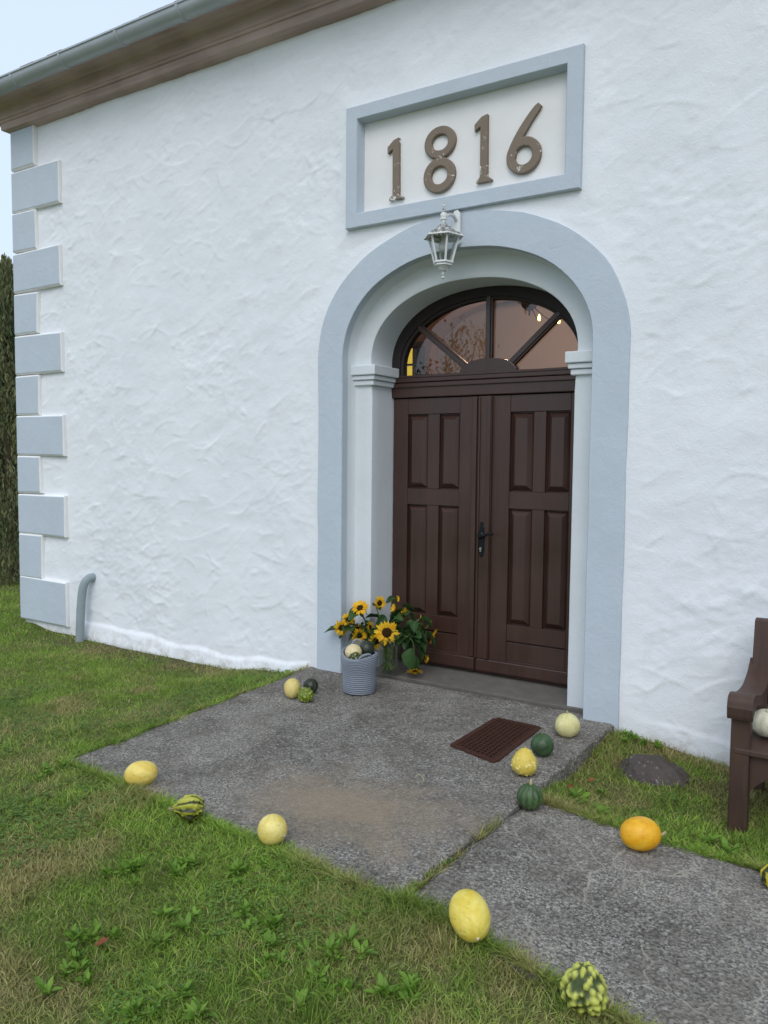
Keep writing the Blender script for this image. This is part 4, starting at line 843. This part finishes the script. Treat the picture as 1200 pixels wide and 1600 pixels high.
# heart shaped leaf: unit length along x
lv, lf_ = [], []
LN = 8; LS = [0, .24, .36, .40, .38, .33, .25, .14, .0]
for i in range(LN+1):
    f = i/LN
    for j in (-1, -.5, 0, .5, 1): lv.append((f-(.10*abs(j) if i <= 1 else 0), LS[i]*j*1.05, .26*abs(j)*LS[i]*2-.34*f*f+.035*math.sin(i*2.1+j*3)*abs(j)))
for i in range(LN):
    for j in range(4): lf_.append((i*5+j, i*5+5+j, i*5+6+j, i*5+1+j))
LM = mesh('leaf', lv, lf_, True); LM.materials.append(SFLEAF)
def flower(pos, face, d, label, petals=20, closed=0.0, leaves=2, bend=None, seed=0):
    rg = random.Random(seed+5); pos = Vector(pos); face = Vector(face).normalized()
    a = rg.uniform(0, 6.28); foot = vc+Vector((.045*math.cos(a), .045*math.sin(a), .022))
    t_ = thing('sunflower', label, 'sunflower', foot, 'sunflowers in the glass vase')
    nd = pos-vc; hz = Vector((nd.x, nd.y, 0)); neck = vc+hz*.30+Vector((0, 0, vh+.02))
    if hz.length > .2: neck = vc+hz.normalized()*.085+Vector((0, 0, vh))
    back = pos-face*d*.12
    pts = [foot, vc+Vector((-.03*math.cos(a), -.03*math.sin(a), .13)), neck]+([Vector(bend)] if bend else [])+[back-face*.035+Vector((0, 0, -.015 if not bend else .01)), back]
    if (pts[2]-pts[-2]).length < .06: pts.pop(2)
    cv = curve(pts, 6); mk('stem', *tube(cv, .0048, 7), SFSTEM, t_, smooth=True)
    h = bpy.data.objects.new('flower_head', DMs); COL.objects.link(h); h.parent = t_; h.location = pos-foot
    h.rotation_mode = 'QUATERNION'; h.rotation_quaternion = face.to_track_quat('Z', 'Y'); s = d/2; h.scale = (s, s, s)
    for k in range(petals):
        p = bpy.data.objects.new('petal', PM[rg.randrange(3)]); COL.objects.link(p); p.parent = h
        p.rotation_euler = (rg.uniform(-.3, .3), -closed+rg.uniform(-.16, .12), 2*math.pi*k/petals+rg.uniform(-.09, .09)); q = rg.uniform(.84, 1.08); p.scale = (q, q, q); p.location = (0, 0, .02*(k % 2))
    e = bpy.data.objects.new('sepals', SM); COL.objects.link(e); e.parent = h
    if seed in (3, 4, 7, 9, 10, 11, 12, 14): leaves += 4
    for k in range(leaves):
        i = int(len(cv)*rg.uniform(.50, .86)); b = cv[min(i, len(cv)-1)]+Vector((rg.uniform(-.04, .04), rg.uniform(-.03, .05), rg.uniform(-.03, .03))); L = bpy.data.objects.new('leaf', LM); COL.objects.link(L); L.parent = t_
        if b.z < vc.z+vh*.95: b = Vector((b.x, b.y, vc.z+vh+rg.uniform(0, .06)))
        L.location = b-foot; sc_ = rg.uniform(.07, .125); L.scale = (sc_, sc_*rg.uniform(.7, 1), sc_)
        toc = math.atan2(tow.y, tow.x)+rg.uniform(-1.9, 1.9); L.rotation_euler = (rg.uniform(-.8, .8), rg.uniform(-.5, 1.0), toc)
    return t_
U3 = Vector((0, 0, 1)); T3 = tow; S3 = side
FL = [((-.745, .0, .475), T3*.75+U3*.65-S3*.1, .125, 'bright sunflower standing above the grey jamb, tilted upwards', 22, .1),
 ((-.63, .09, .512), T3*.7+S3*.55+U3*.1, .105, 'orange sunflower in half profile, tallest over the white jamb', 20, .05),
 ((-.53, .17, .543), S3*.8+T3*.5+U3*.2, .062, 'small half open sunflower at the very top of the bunch', 14, .5),
 ((-.515, .15, .470), T3*.3-S3*.75+U3*.3, .085, 'closed curling sunflower under the topmost bud', 16, .7),
 ((-.48, .16, .438), S3*.85+T3*.4-U3*.25, .100, 'sunflower drooping sideways against the dark door near the top', 18, .3),
 ((-.82, -.04, .388), T3*.85+U3*.2-S3*.1, .098, 'medium sunflower before the blue grey band, upper of the outer group', 18, .1),
 ((-.865, -.07, .325), T3*.75+S3*.1-U3*.1, .125, 'dark eyed sunflower hanging outermost from the bunch beside the blue band', 16, .1),
 ((-.775, -.01, .330), T3*.5+S3*.5-U3*.4, .095, 'crumpled sunflower squeezed between the outer blooms', 16, .4),
 ((-.735, -.02, .275), T3*.8+S3*.1-U3*.25, .118, 'sunflower with small eye hanging just over the rope basket', 20, .15),
 ((-.675, .03, .332), T3*.5+S3*.75+U3*.05, .092, 'sunflower in profile in the middle of the dark leaves', 18, .0),
 ((-.615, .03, .238), T3*.9-U3*.15, .125, 'dark eyed sunflower with sparse petals right above the vase rim', 13, .05),
 ((-.525, .03, .312), T3*.95+S3*.05+U3*.10, .170, 'largest sunflower facing straight out, wide open with ringed centre', 24, -.05),
 ((-.455, .12, .255), T3*.4+S3*.4-U3*.7, .095, 'sunflower half hidden under the largest bloom', 16, .3),
 ((-.35, .22, .402), S3*.8-T3*.1+U3*.3, .072, 'faded orange sunflower turned away against the door', 12, .5),
 ((-.345, .20, .302), S3*.95+T3*.15-U3*.1, .110, 'sunflower in full profile facing the door leaf', 20, .05),
 ((-.262, .24, .284), S3*.9+T3*.25-U3*.3, .118, 'outermost sunflower by the door, nodding in profile', 18, .25),
 ((-.29, .25, .380), S3*.5+U3*.6, .045, 'small green and yellow sunflower bud near the door', 9, .8),
 ((-.30, .22, .107), S3*.7+T3*.5, .070, 'small yellow sunflower low beside the big drooping leaf', 12, .4),
 ((-.345, .14, .030), T3*.45-U3*.8, .120, 'drooping sunflower hanging face down to the threshold', 18, .1)]
for i, (p, f_, d_, lab, pt, cl_) in enumerate(FL):
    bend = {15: (-.35, .2, .33), 17: (-.36, .16, .26), 18: (-.36, .12, .26)}.get(i)
    fl = flower(p, f_, d_*(1.12 if d_ > .08 else 1.0), lab, pt+4, cl_, 5 if i not in (2, 16) else 1, bend, i)
    if i == 18:
        for q, (lx, ly, lz, sc_, e) in enumerate(((-.365, .12, .185, .155, (.35, 1.2, math.atan2(tow.y, tow.x)-.3)), (-.33, .15, .21, .12, (-.4, .9, math.atan2(tow.y, tow.x)+.9)), (-.36, .14, .13, .10, (.5, 1.2, math.atan2(tow.y, tow.x)+.6)), (-.34, .17, .25, .11, (.2, .7, math.atan2(tow.y, tow.x)+1.2)))):
            L = bpy.data.objects.new('leaf', LM); COL.objects.link(L); L.parent = fl; L.location = Vector((lx, ly, lz))-wpos(fl); L.scale = (sc_,)*3; L.rotation_euler = e

# ------------------------------------------------------------------ lawn: blades, clover, weeds, fallen leaves
def col_mesh(name, V, Fv, C, mat, label, cat='grass'):
    me = bpy.data.meshes.new(name); nv = len(V); me.vertices.add(nv); me.vertices.foreach_set('co', V.astype(np.float32).ravel())
    nf = len(Fv); me.loops.add(nf*3); me.polygons.add(nf); me.loops.foreach_set('vertex_index', Fv.astype(np.int32).ravel()); me.polygons.foreach_set('loop_start', np.arange(0, nf*3, 3, dtype=np.int32))
    try: me.polygons.foreach_set('loop_total', np.full(nf, 3, np.int32))
    except Exception: pass
    me.update(calc_edges=True); at = me.color_attributes.new('Col', 'FLOAT_COLOR', 'POINT')
    at.data.foreach_set('color', np.concatenate([C, np.ones((nv, 1))], 1).astype(np.float32).ravel()); me.materials.append(mat)
    o = bpy.data.objects.new(name, me); COL.objects.link(o); o['kind'] = 'stuff'; tag(o, label, cat); return o
def visible(x, y, z, mg=1.22):
    q = np.stack([x-CAM.x, y-CAM.y, z-CAM.z], -1); d = q@np.array(fwd); u = (q@np.array(rt))/d*F/600; v = (q@np.array(up))/d*F/800
    return (d > .3) & (np.abs(u) < mg) & (np.abs(v) < mg+.08)
def scatter(x0, x1, y0, y1, dens):
    n_ = int((x1-x0)*(y1-y0)*dens); return rng.uniform(x0, x1, n_), rng.uniform(y0, y1, n_)
def lawn(x, y, grow=.0): return ~(inpoly(x, y, SLAB, grow) | inpoly(x, y, PATH, grow) | ((x > X0-.03) & (x < X1) & (y > -.012)))
def edge_d(x, y, P):
    d = np.full(x.shape, 9.)
    for i in range(len(P)):
        (ax, ay), (bx, by) = P[i], P[(i+1) % len(P)]; L2 = (bx-ax)**2+(by-ay)**2; t_ = np.clip(((x-ax)*(bx-ax)+(y-ay)*(by-ay))/L2, 0, 1); d = np.minimum(d, np.hypot(x-ax-t_*(bx-ax), y-ay-t_*(by-ay)))
    return d
GV, GF, GC = [], [], []; goff = 0
def blades(x, y, hmin, hmax, w0, lean, three=True):
    global goff
    dry = fbm(x*1.1+5, y*1.1+9, 4, 1); dry2 = fbm(x*4+1, y*4+2, 3, 5); nearwall = np.clip(1.15-(-y+(fbm(x*2.5, y*2.5, 3, 6)-.5)*.8)/.5, 0, 1)*np.clip((x+4.7)/1.2, 0, 1)*(x < -1.2)
    barep = np.clip((fbm(x*2.3+11, y*2.3+3, 4, 3)-.50)*5, 0, .75)
    keepp = rng.random(x.shape) > np.maximum(nearwall*.80, barep*.55); x, y, dry, dry2, nearwall = [a[keepp] for a in (x, y, dry, dry2, nearwall)]
    n_ = len(x)
    if not n_: return
    z = gz(x, y)-.004; ed = np.minimum(edge_d(x, y, SLAB), edge_d(x, y, PATH)); tall = np.exp(-ed/.08)*.45+.75+.7*np.clip(fbm(x*2.2+30, y*2.2+8, 3, 2)-.42, 0, 1)*2
    h = rng.uniform(hmin, hmax, n_)*tall*(.75+.6*fbm(x*8+3, y*8+1, 2, 0)); w = w0*rng.uniform(.7, 1.3, n_); an = rng.uniform(0, 2*np.pi, n_); ln = rng.uniform(.15, lean, n_)
    fa = rng.uniform(0, np.pi, n_); wx_, wy_ = np.cos(fa)*w/2, np.sin(fa)*w/2; ox, oy = np.cos(an)*h*ln, np.sin(an)*h*ln
    p = lambda f, g, s: np.stack([x+ox*g+wx_*s, y+oy*g+wy_*s, z+h*f], -1)
    d_ = np.clip((dry-.47)*2.6+(dry2-.5)*3.0+nearwall*.55+rng.normal(0, .25, n_), 0, 1)[:, None]; r_ = rng.random((n_, 1))
    g1 = np.array((.092, .180, .026)); g2 = np.array((.31, .435, .072)); g3 = np.array((.50, .41, .19)); pt_ = (.62+.75*fbm(x*6.5+2, y*6.5+4, 3, 7))[:, None]*(.8+.4*fbm(x*1.7+9, y*1.7, 2, 3))[:, None]; cc = (g1*(1-r_)+g2*r_)*pt_*1.12*(1-d_*.8)+(g3*(.6+.5*r_))*d_*.8
    cc = np.where(rng.random((n_, 1)) < .035, np.array((.55, .45, .23))*(.6+.5*r_), cc)
    if three:
        V = np.stack([p(0, 0, -1), p(0, 0, 1), p(.6, .4, -.85), p(.6, .4, .85), p(1, 1, 0)], 1); Fb = np.array([(0, 1, 3), (0, 3, 2), (2, 3, 4)]); k = 5
    else: V = np.stack([p(0, 0, -1), p(0, 0, 1), p(1, 1, 0)], 1); Fb = np.array([(0, 1, 2)]); k = 3
    C = np.repeat(cc[:, None, :], k, 1); GV.append(V.reshape(-1, 3)); GC.append(C.reshape(-1, 3)); GF.append((Fb[None]+(np.arange(n_)*k)[:, None, None]+goff).reshape(-1, 3)); goff += n_*k
def zone(x0, x1, y0, y1, dens, dmin, dmax, **kw):
    x, y = scatter(x0, x1, y0, y1, dens); d = np.hypot(x-CAM.x, y-CAM.y); m = (d >= dmin) & (d < dmax) & lawn(x, y, -.006); x, y = x[m], y[m]; z = gz(x, y); m = visible(x, y, z); blades(x[m], y[m], **kw)
zone(-3, 4.5, -4.6, 0, 23000, 0, 3.6, hmin=.014, hmax=.036, w0=.0036, lean=2.0)
zone(-4, 4.5, -4.6, 0, 16000, 3.6, 5.0, hmin=.014, hmax=.036, w0=.0042, lean=2.0)
zone(-8, 4.5, -5, 3, 10000, 5.0, 8.0, hmin=.016, hmax=.036, w0=.0060, lean=2.0, three=False)
zone(-14, 4.5, -5, 7, 3500, 8.0, 13, hmin=.02, hmax=.05, w0=.009, lean=1.1, three=False)
zone(-40, -5, 0, 30, 160, 13, 45, hmin=.04, hmax=.09, w0=.04, lean=1.1, three=False)
def creep(a, b, inward, n_, zf):
    global gz
    t_ = rng.random(n_); a, b = np.array(a), np.array(b); px_ = a+(b-a)*t_[:, None]; lim = np.clip(fbm(px_[:, 0]*5+7, px_[:, 1]*5+3, 3, 2)-.36, 0, 1)*.17
    d_ = rng.random(n_)**1.5*lim; x_ = px_[:, 0]+inward[0]*d_; y_ = px_[:, 1]+inward[1]*d_; sv_g = gz
    def gz(x, y): return zf(x, y)-.006
    blades(x_, y_, .014, .034, .0040, 2.2); gz = sv_g
creep(SLAB[3], SLAB[2], (0, 1), 6500, slab_z); creep((-1.238, -1.9), SLAB[0], (1, 0), 2200, slab_z); creep(PATH[3], (3.0, -2.70), (0, 1), 5000, path_z); creep(PATH[0], (2.9, -1.28), (0, -1), 3000, path_z)
# tufts in the joint between slab and path
jx = rng.uniform(-.012, .030, 900); jt = rng.random(900); jt = jt[(np.abs(jt-.36) < .10) | (jt > .86)]; jx = jx[:len(jt)]
ja, jb = np.array((1.118, -1.22)), np.array((1.045, -2.40)); jp = ja+(jb-ja)*jt[:, None]; jx2 = jp[:, 0]+jx-.006; jy2 = jp[:, 1]
_gz = gz; gz_save = gz
def gz(x, y): return slab_z(x, y)-.012
blades(jx2, jy2, .014, .036, .003, 1.6)
gz = gz_save
x_, y_ = scatter(1.22, 2.7, -.22, -.01, 5000); m_ = lawn(x_, y_, .01); blades(x_[m_], y_[m_], .025, .065, .0042, 1.3)
x_, y_ = scatter(1.25, 1.9, -.62, -.25, 2500); m_ = lawn(x_, y_, .01) & (((x_-1.545)/.27)**2+((y_+.40)/.21)**2 > .75); blades(x_[m_], y_[m_], .025, .055, .0042, 1.3)
# longer tufts the mower missed
for k in range(150):
    tx, ty = rng.uniform(-2, 3), rng.uniform(-4.2, -.2)
    n_ = rng.integers(25, 70); x_ = tx+rng.normal(0, .035, n_); y_ = ty+rng.normal(0, .035, n_); m_ = lawn(x_, y_, .0)
    if m_.sum() > 5: blades(x_[m_], y_[m_], .035, .075, .0038, 1.5)
col_mesh('grass', np.concatenate(GV), np.concatenate(GF), np.concatenate(GC), GRASS, 'short patchy green lawn grass around slab and path')
# clover and small round leaves
def clover(dens):
    x, y = scatter(-4, 4, -4.5, 0, dens); m = lawn(x, y, .0) & (np.hypot(x-CAM.x, y-CAM.y) < 6.5) & (fbm(x*1.5+60, y*1.5+20, 3, 4) > .53); x, y = x[m], y[m]; z = gz(x, y); m = visible(x, y, z); x, y, z = x[m], y[m], z[m]; n_ = len(x)
    V, Fl, C = [], [], []; off = 0
    for k in range(3):
        a = rng.uniform(0, 6.28, n_)*0+np.arange(n_)*2.4+k*2.09; s = rng.uniform(.005, .009, n_); hz = z+rng.uniform(.010, .030, n_); cx, cy = x+np.cos(a)*s, y+np.sin(a)*s; px, py = -np.sin(a), np.cos(a); tl = rng.uniform(-.4, .6, n_)*s
        q = [np.stack([x, y, hz], -1), np.stack([cx+px*s*.8, cy+py*s*.8, hz+tl*.5], -1), np.stack([cx+np.cos(a)*s*.8, cy+np.sin(a)*s*.8, hz+tl], -1), np.stack([cx-px*s*.8, cy-py*s*.8, hz+tl*.5], -1)]
        V.append(np.stack(q, 1).reshape(-1, 3)); Fl.append((np.array([(0, 1, 2), (0, 2, 3)])[None]+(np.arange(n_)*4)[:, None, None]+off).reshape(-1, 3)); off += n_*4
        r_ = rng.random((n_, 1)); C.append(np.repeat((np.array((.085, .17, .03))*(1-r_)+np.array((.19, .31, .06))*r_)[:, None], 4, 1).reshape(-1, 3))
    col_mesh('clover', np.concatenate(V), np.concatenate(Fl), np.concatenate(C), GRASS, 'small round clover leaves growing through the lawn', 'clover')
clover(1500)
# broadleaf weeds, each a rosette of strap leaves
wl, wf_ = [], []
WS = [.03, .075, .12, .15, .14, .09, .0]
for i in range(7):
    f = i/6
    for j in (-1, 0, 1): wl.append((f, WS[i]*j, .35*f-.42*f*f+.05*abs(j)))
for i in range(6):
    for j in range(2): wf_.append((i*3+j, i*3+3+j, i*3+4+j, i*3+1+j))
WM = mesh('leaf', wl, wf_, True); WM.materials.append(WEED)
def weed(x, y, r, n_, label, group, lift=.0):
    t_ = thing('broadleaf_weed', label, 'weed', (x, y, float(gz(np.array(x), np.array(y)))), group)
    for k in range(n_):
        o = bpy.data.objects.new('leaf', WM); COL.objects.link(o); o.parent = t_; s = r*random.uniform(.65, 1.1); o.scale = (s, s*random.uniform(.8, 1.3), s); o.location = (random.uniform(-.012, .012), random.uniform(-.012, .012), .006)
        o.rotation_euler = (random.uniform(-.6, .6), random.uniform(-1.0, -.25)-lift, 2.4*k+random.uniform(-.3, .3))
WC = [(-0.01, -2.79), (0.17, -2.67), (0.42, -2.6), (0.72, -2.77), (0.88, -2.89), (0.34, -3.32), (0.71, -3.27), (1.13, -2.99), (-1.19, -2.38), (0.24, -3.18), (1.36, -2.81), (1.05, -2.78), (0.51, -2.91)]
WL = ['leafy weed clump in the lawn just below the striped gourd', 'leafy weed clump in the lawn between striped gourd and round pale squash', 'leafy weed clump in the lawn right before the round pale squash']
def weed_clump(cx_, cy_, label, group):
    t_ = thing('weed_clump', label, 'weed', (cx_, cy_, float(gz(np.array(cx_), np.array(cy_)))), group)
    for k in range(random.randint(4, 7)):
        x, y = cx_+random.gauss(0, .055), cy_+random.gauss(0, .055)
        if not bool(lawn(np.array(x), np.array(y), .02)): continue
        z = float(gz(np.array(x), np.array(y))); rr_ = random.uniform(.032, .065)
        for q in range(random.randint(9, 16)):
            o = bpy.data.objects.new('leaf', WM); COL.objects.link(o); o.parent = t_; sc_ = rr_*random.uniform(.6, 1.15); o.scale = (sc_, sc_*random.uniform(.7, 1.2), sc_)
            o.location = Vector((x+random.uniform(-.012, .012), y+random.uniform(-.012, .012), z+.004))-t_.location; o.rotation_euler = (random.uniform(-.6, .6), random.uniform(-1.05, -.25), 2.4*q+random.uniform(-.4, .4))
for k, (cx_, cy_) in enumerate(WC): weed_clump(cx_, cy_, WL[k] if k < 3 else 'leafy green weed clump scattered in the open front lawn', 'weed clumps in the front lawn')
for x, y in ((1.38, -.86), (1.30, -1.02), (1.95, -1.10), (2.05, -1.16), (2.2, -1.12), (1.45, -1.12)): weed(x, y, random.uniform(.05, .09), 9, 'small leafy weed in the grass strip between path and wall', 'weeds in the grass strip by the bench')
for x, y in ((1.27, -.07), (1.33, -.10), (1.40, -.12), (1.48, -.10), (1.30, -.18)): weed(x, y, random.uniform(.05, .075), 14, 'leafy weed clump growing where slab meets the white wall', 'weed clump at the slab corner', .35)
for x, y in ((-1.36, -.12), (-1.30, -.20), (-1.46, -.10), (-1.9, -.14)): weed(x, y, random.uniform(.035, .055), 8, 'low dry weed at the wall foot by the blue band', 'weeds at the wall foot', .3)
fv = [(0, 0, 0), (.3, -.22, .05), (.62, -.30, .10), (.85, -.14, .04), (1, 0, .12), (.85, .16, .02), (.6, .28, .13), (.3, .2, .04), (.5, 0, -.02)]
FLM = mesh('fallen_leaf', fv, [(0, 1, 8), (1, 2, 8), (2, 3, 8), (3, 4, 8), (4, 5, 8), (5, 6, 8), (6, 7, 8), (7, 0, 8)]); FLM.materials.append(DRYLEAF)
for x, y, s, lab in ((1.235, -.96, .062, 'curled reddish brown fallen leaf on grass by the slab edge'), (1.255, -.74, .05, 'red fallen leaf tucked under the slab edge'), (-.05, -2.62, .045, 'tan fallen leaf in the lawn below the striped gourd'), (.30, -3.20, .06, 'dark red fallen leaf deep in the front lawn')):
    o = bpy.data.objects.new('fallen_leaf', FLM); COL.objects.link(o); o.location = (x, y, float(gz(np.array(x), np.array(y)))+.022); o.scale = (s, s, s); o.rotation_euler = (random.uniform(-.3, .3), random.uniform(-.4, .1), random.uniform(0, 6)); tag(o, lab, 'leaf')

tag(mk('straw_stalk', *tube([(.535, -1.33, slab_z(0, -1.33)+.008), (.575, -1.355, slab_z(0, -1.35)+.010), (.605, -1.395, slab_z(0, -1.39)+.008)], .0028, 6), STEMM, smooth=True, origin=(.57, -1.36, float(slab_z(0, -1.36)))), 'short pale straw stalk lying on the slab by the grate', 'straw')

# ------------------------------------------------------------------ trees
def thuja(base, h, r, label, seed, n_=12000):
    rg = np.random.default_rng(seed); t_ = thing('conifer_tree', label, 'tree', base, 'conifers beyond the church corner')
    mk('trunk', *tube([Vector(base)+Vector((0, 0, -.05)), Vector(base)+Vector((0, 0, h*.5)), Vector(base)+Vector((0, 0, h*.93))], [.10, .06, .015], 9), BARK, t_, smooth=True)
    nc = 260; cf = rg.random(nc)**1.0; ca_ = rg.uniform(0, 6.28, nc); prof = lambda f: r*np.clip(1.1*(1-f)**1.0*(.8+.2*np.clip(f/.12, 0, 1)), .015, 1)
    cr = prof(cf)*np.sqrt(rg.uniform(.25, 1.1, nc)); cx, cy, cz = cr*np.cos(ca_), cr*np.sin(ca_), cf*h*.93+.05
    ci = rg.integers(0, nc, n_); sp = .15*(1-cf[ci]*.78); x = cx[ci]+rg.normal(0, 1, n_)*sp*.75; y = cy[ci]+rg.normal(0, 1, n_)*sp*.75; z = np.clip(cz[ci]+rg.normal(0, 1, n_)*sp*1.5+np.hypot(x-cx[ci], y-cy[ci])*.4, .0, h*1.1)
    s = rg.uniform(.022, .055, n_); a = np.arctan2(y, x)+rg.normal(0, .9, n_); ln = rg.uniform(.15, .8, n_); dx, dy = np.cos(a)*ln, np.sin(a)*ln; fa = rg.uniform(0, np.pi, n_); wx_, wy_ = np.cos(fa)*s*.30, np.sin(fa)*s*.30
    B = np.array(base); P_ = lambda f, q: np.stack([x+dx*s*f*1.5+wx_*q+B[0], y+dy*s*f*1.5+wy_*q+B[1], z+s*f*1.7+B[2]], -1)
    V = np.stack([P_(0, -.4), P_(0, .4), P_(.55, 1), P_(.55, -1), P_(1, 0)], 1).reshape(-1, 3); Fb = np.array([(0, 1, 2), (0, 2, 3), (3, 2, 4)]); Fv = (Fb[None]+(np.arange(n_)*5)[:, None, None]).reshape(-1, 3)
    cl = rg.random((nc, 1))[ci]; r_ = rg.random((n_, 1)); C = np.array((.11, .145, .07))*(1-cl)+np.array((.30, .31, .15))*cl; C = C*(.7+.6*r_); C = np.where(rg.random((n_, 1)) < .10, np.array((.15, .115, .05))*(.6+.6*r_), C)  # crown greens lightened, haze over the trees is put into the colour
    o = col_mesh('crown', V-np.array(base), Fv, np.repeat(C[:, None], 5, 1).reshape(-1, 3), GRASS, '', ''); o.parent = t_
    for k in ('label', 'category', 'kind'): del o[k]
thuja((-8.12, 1.90, -.19), 4.72, .80, 'tall slim conifer with thin top standing nearest the church corner', 1, 42000)
thuja((-9.5, 2.8, -.19), 3.0, .9, 'broader shorter dark conifer behind the slim conifer', 2, 26000)
# garden tree across the yard: it shows only as a reflection in the fanlight
def yard_tree(base, h, label, seed):
    rg = np.random.default_rng(seed); rr = random.Random(seed); t_ = thing('garden_tree', label, 'tree', base); B = Vector(base); V, Fc, tips = [], [], []
    segs = [tube([B, B+Vector((.05, 0, h*.3)), B+Vector((0, .1, h*.45))], [.16, .12, .10], 8)]
    for k in range(16):
        a = k*2.4; p0 = B+Vector((0, .08, h*(.40+.02*(k % 3)))); e = B+Vector((math.cos(a)*h*.27*rr.uniform(.6, 1.1), math.sin(a)*h*.27*rr.uniform(.6, 1.1), h*rr.uniform(.55, .98))); m = (p0+e)/2+Vector((rr.uniform(-.3, .3), rr.uniform(-.3, .3), .2))
        cv = curve([p0, m, e], 5); segs.append(tube(cv, list(np.linspace(.06, .012, len(cv))), 6)); tips += [(cv[q]) for q in range(3, len(cv))]
        for j in range(3):
            b = cv[rr.randrange(4, 9)]; e2 = b+Vector((rr.uniform(-.7, .7), rr.uniform(-.7, .7), rr.uniform(.1, .8))); segs.append(tube([b, (b+e2)/2+Vector((0, 0, .08)), e2], [.02, .013, .006], 5)); tips += [(b+e2)/2, e2]
    mk('trunk', *join(*segs), BARK, t_, smooth=True); n_ = 1100; tp = np.array([tuple(q) for q in tips]); c = tp[rg.integers(0, len(tp), n_)]+rg.normal(0, .20, (n_, 3)); s = rg.uniform(.05, .10, n_)[:, None]
    u = rg.normal(size=(n_, 3)); u /= np.linalg.norm(u, axis=1, keepdims=True); v = rg.normal(size=(n_, 3)); v -= u*(u*v).sum(1, keepdims=True); v /= np.linalg.norm(v, axis=1, keepdims=True)
    V = np.stack([c-u*s, c+v*s*.5, c+u*s, c-v*s*.5], 1).reshape(-1, 3)-np.array(base); Fv = (np.array([(0, 1, 2), (0, 2, 3)])[None]+(np.arange(n_)*4)[:, None, None]).reshape(-1, 3); r_ = rg.random((n_, 1))
    C = np.repeat((np.array((.05, .07, .02))*(1-r_)+np.array((.13, .12, .035))*r_)[:, None], 4, 1).reshape(-1, 3); o = col_mesh('crown', V, Fv, C, GRASS, '', ''); o.parent = t_
    for k in ('label', 'category', 'kind'): del o[k]
yard_tree((-9.5, -17.5, -.3), 6.0, 'garden tree with thin branches mirrored in the fanlight glass', 4)
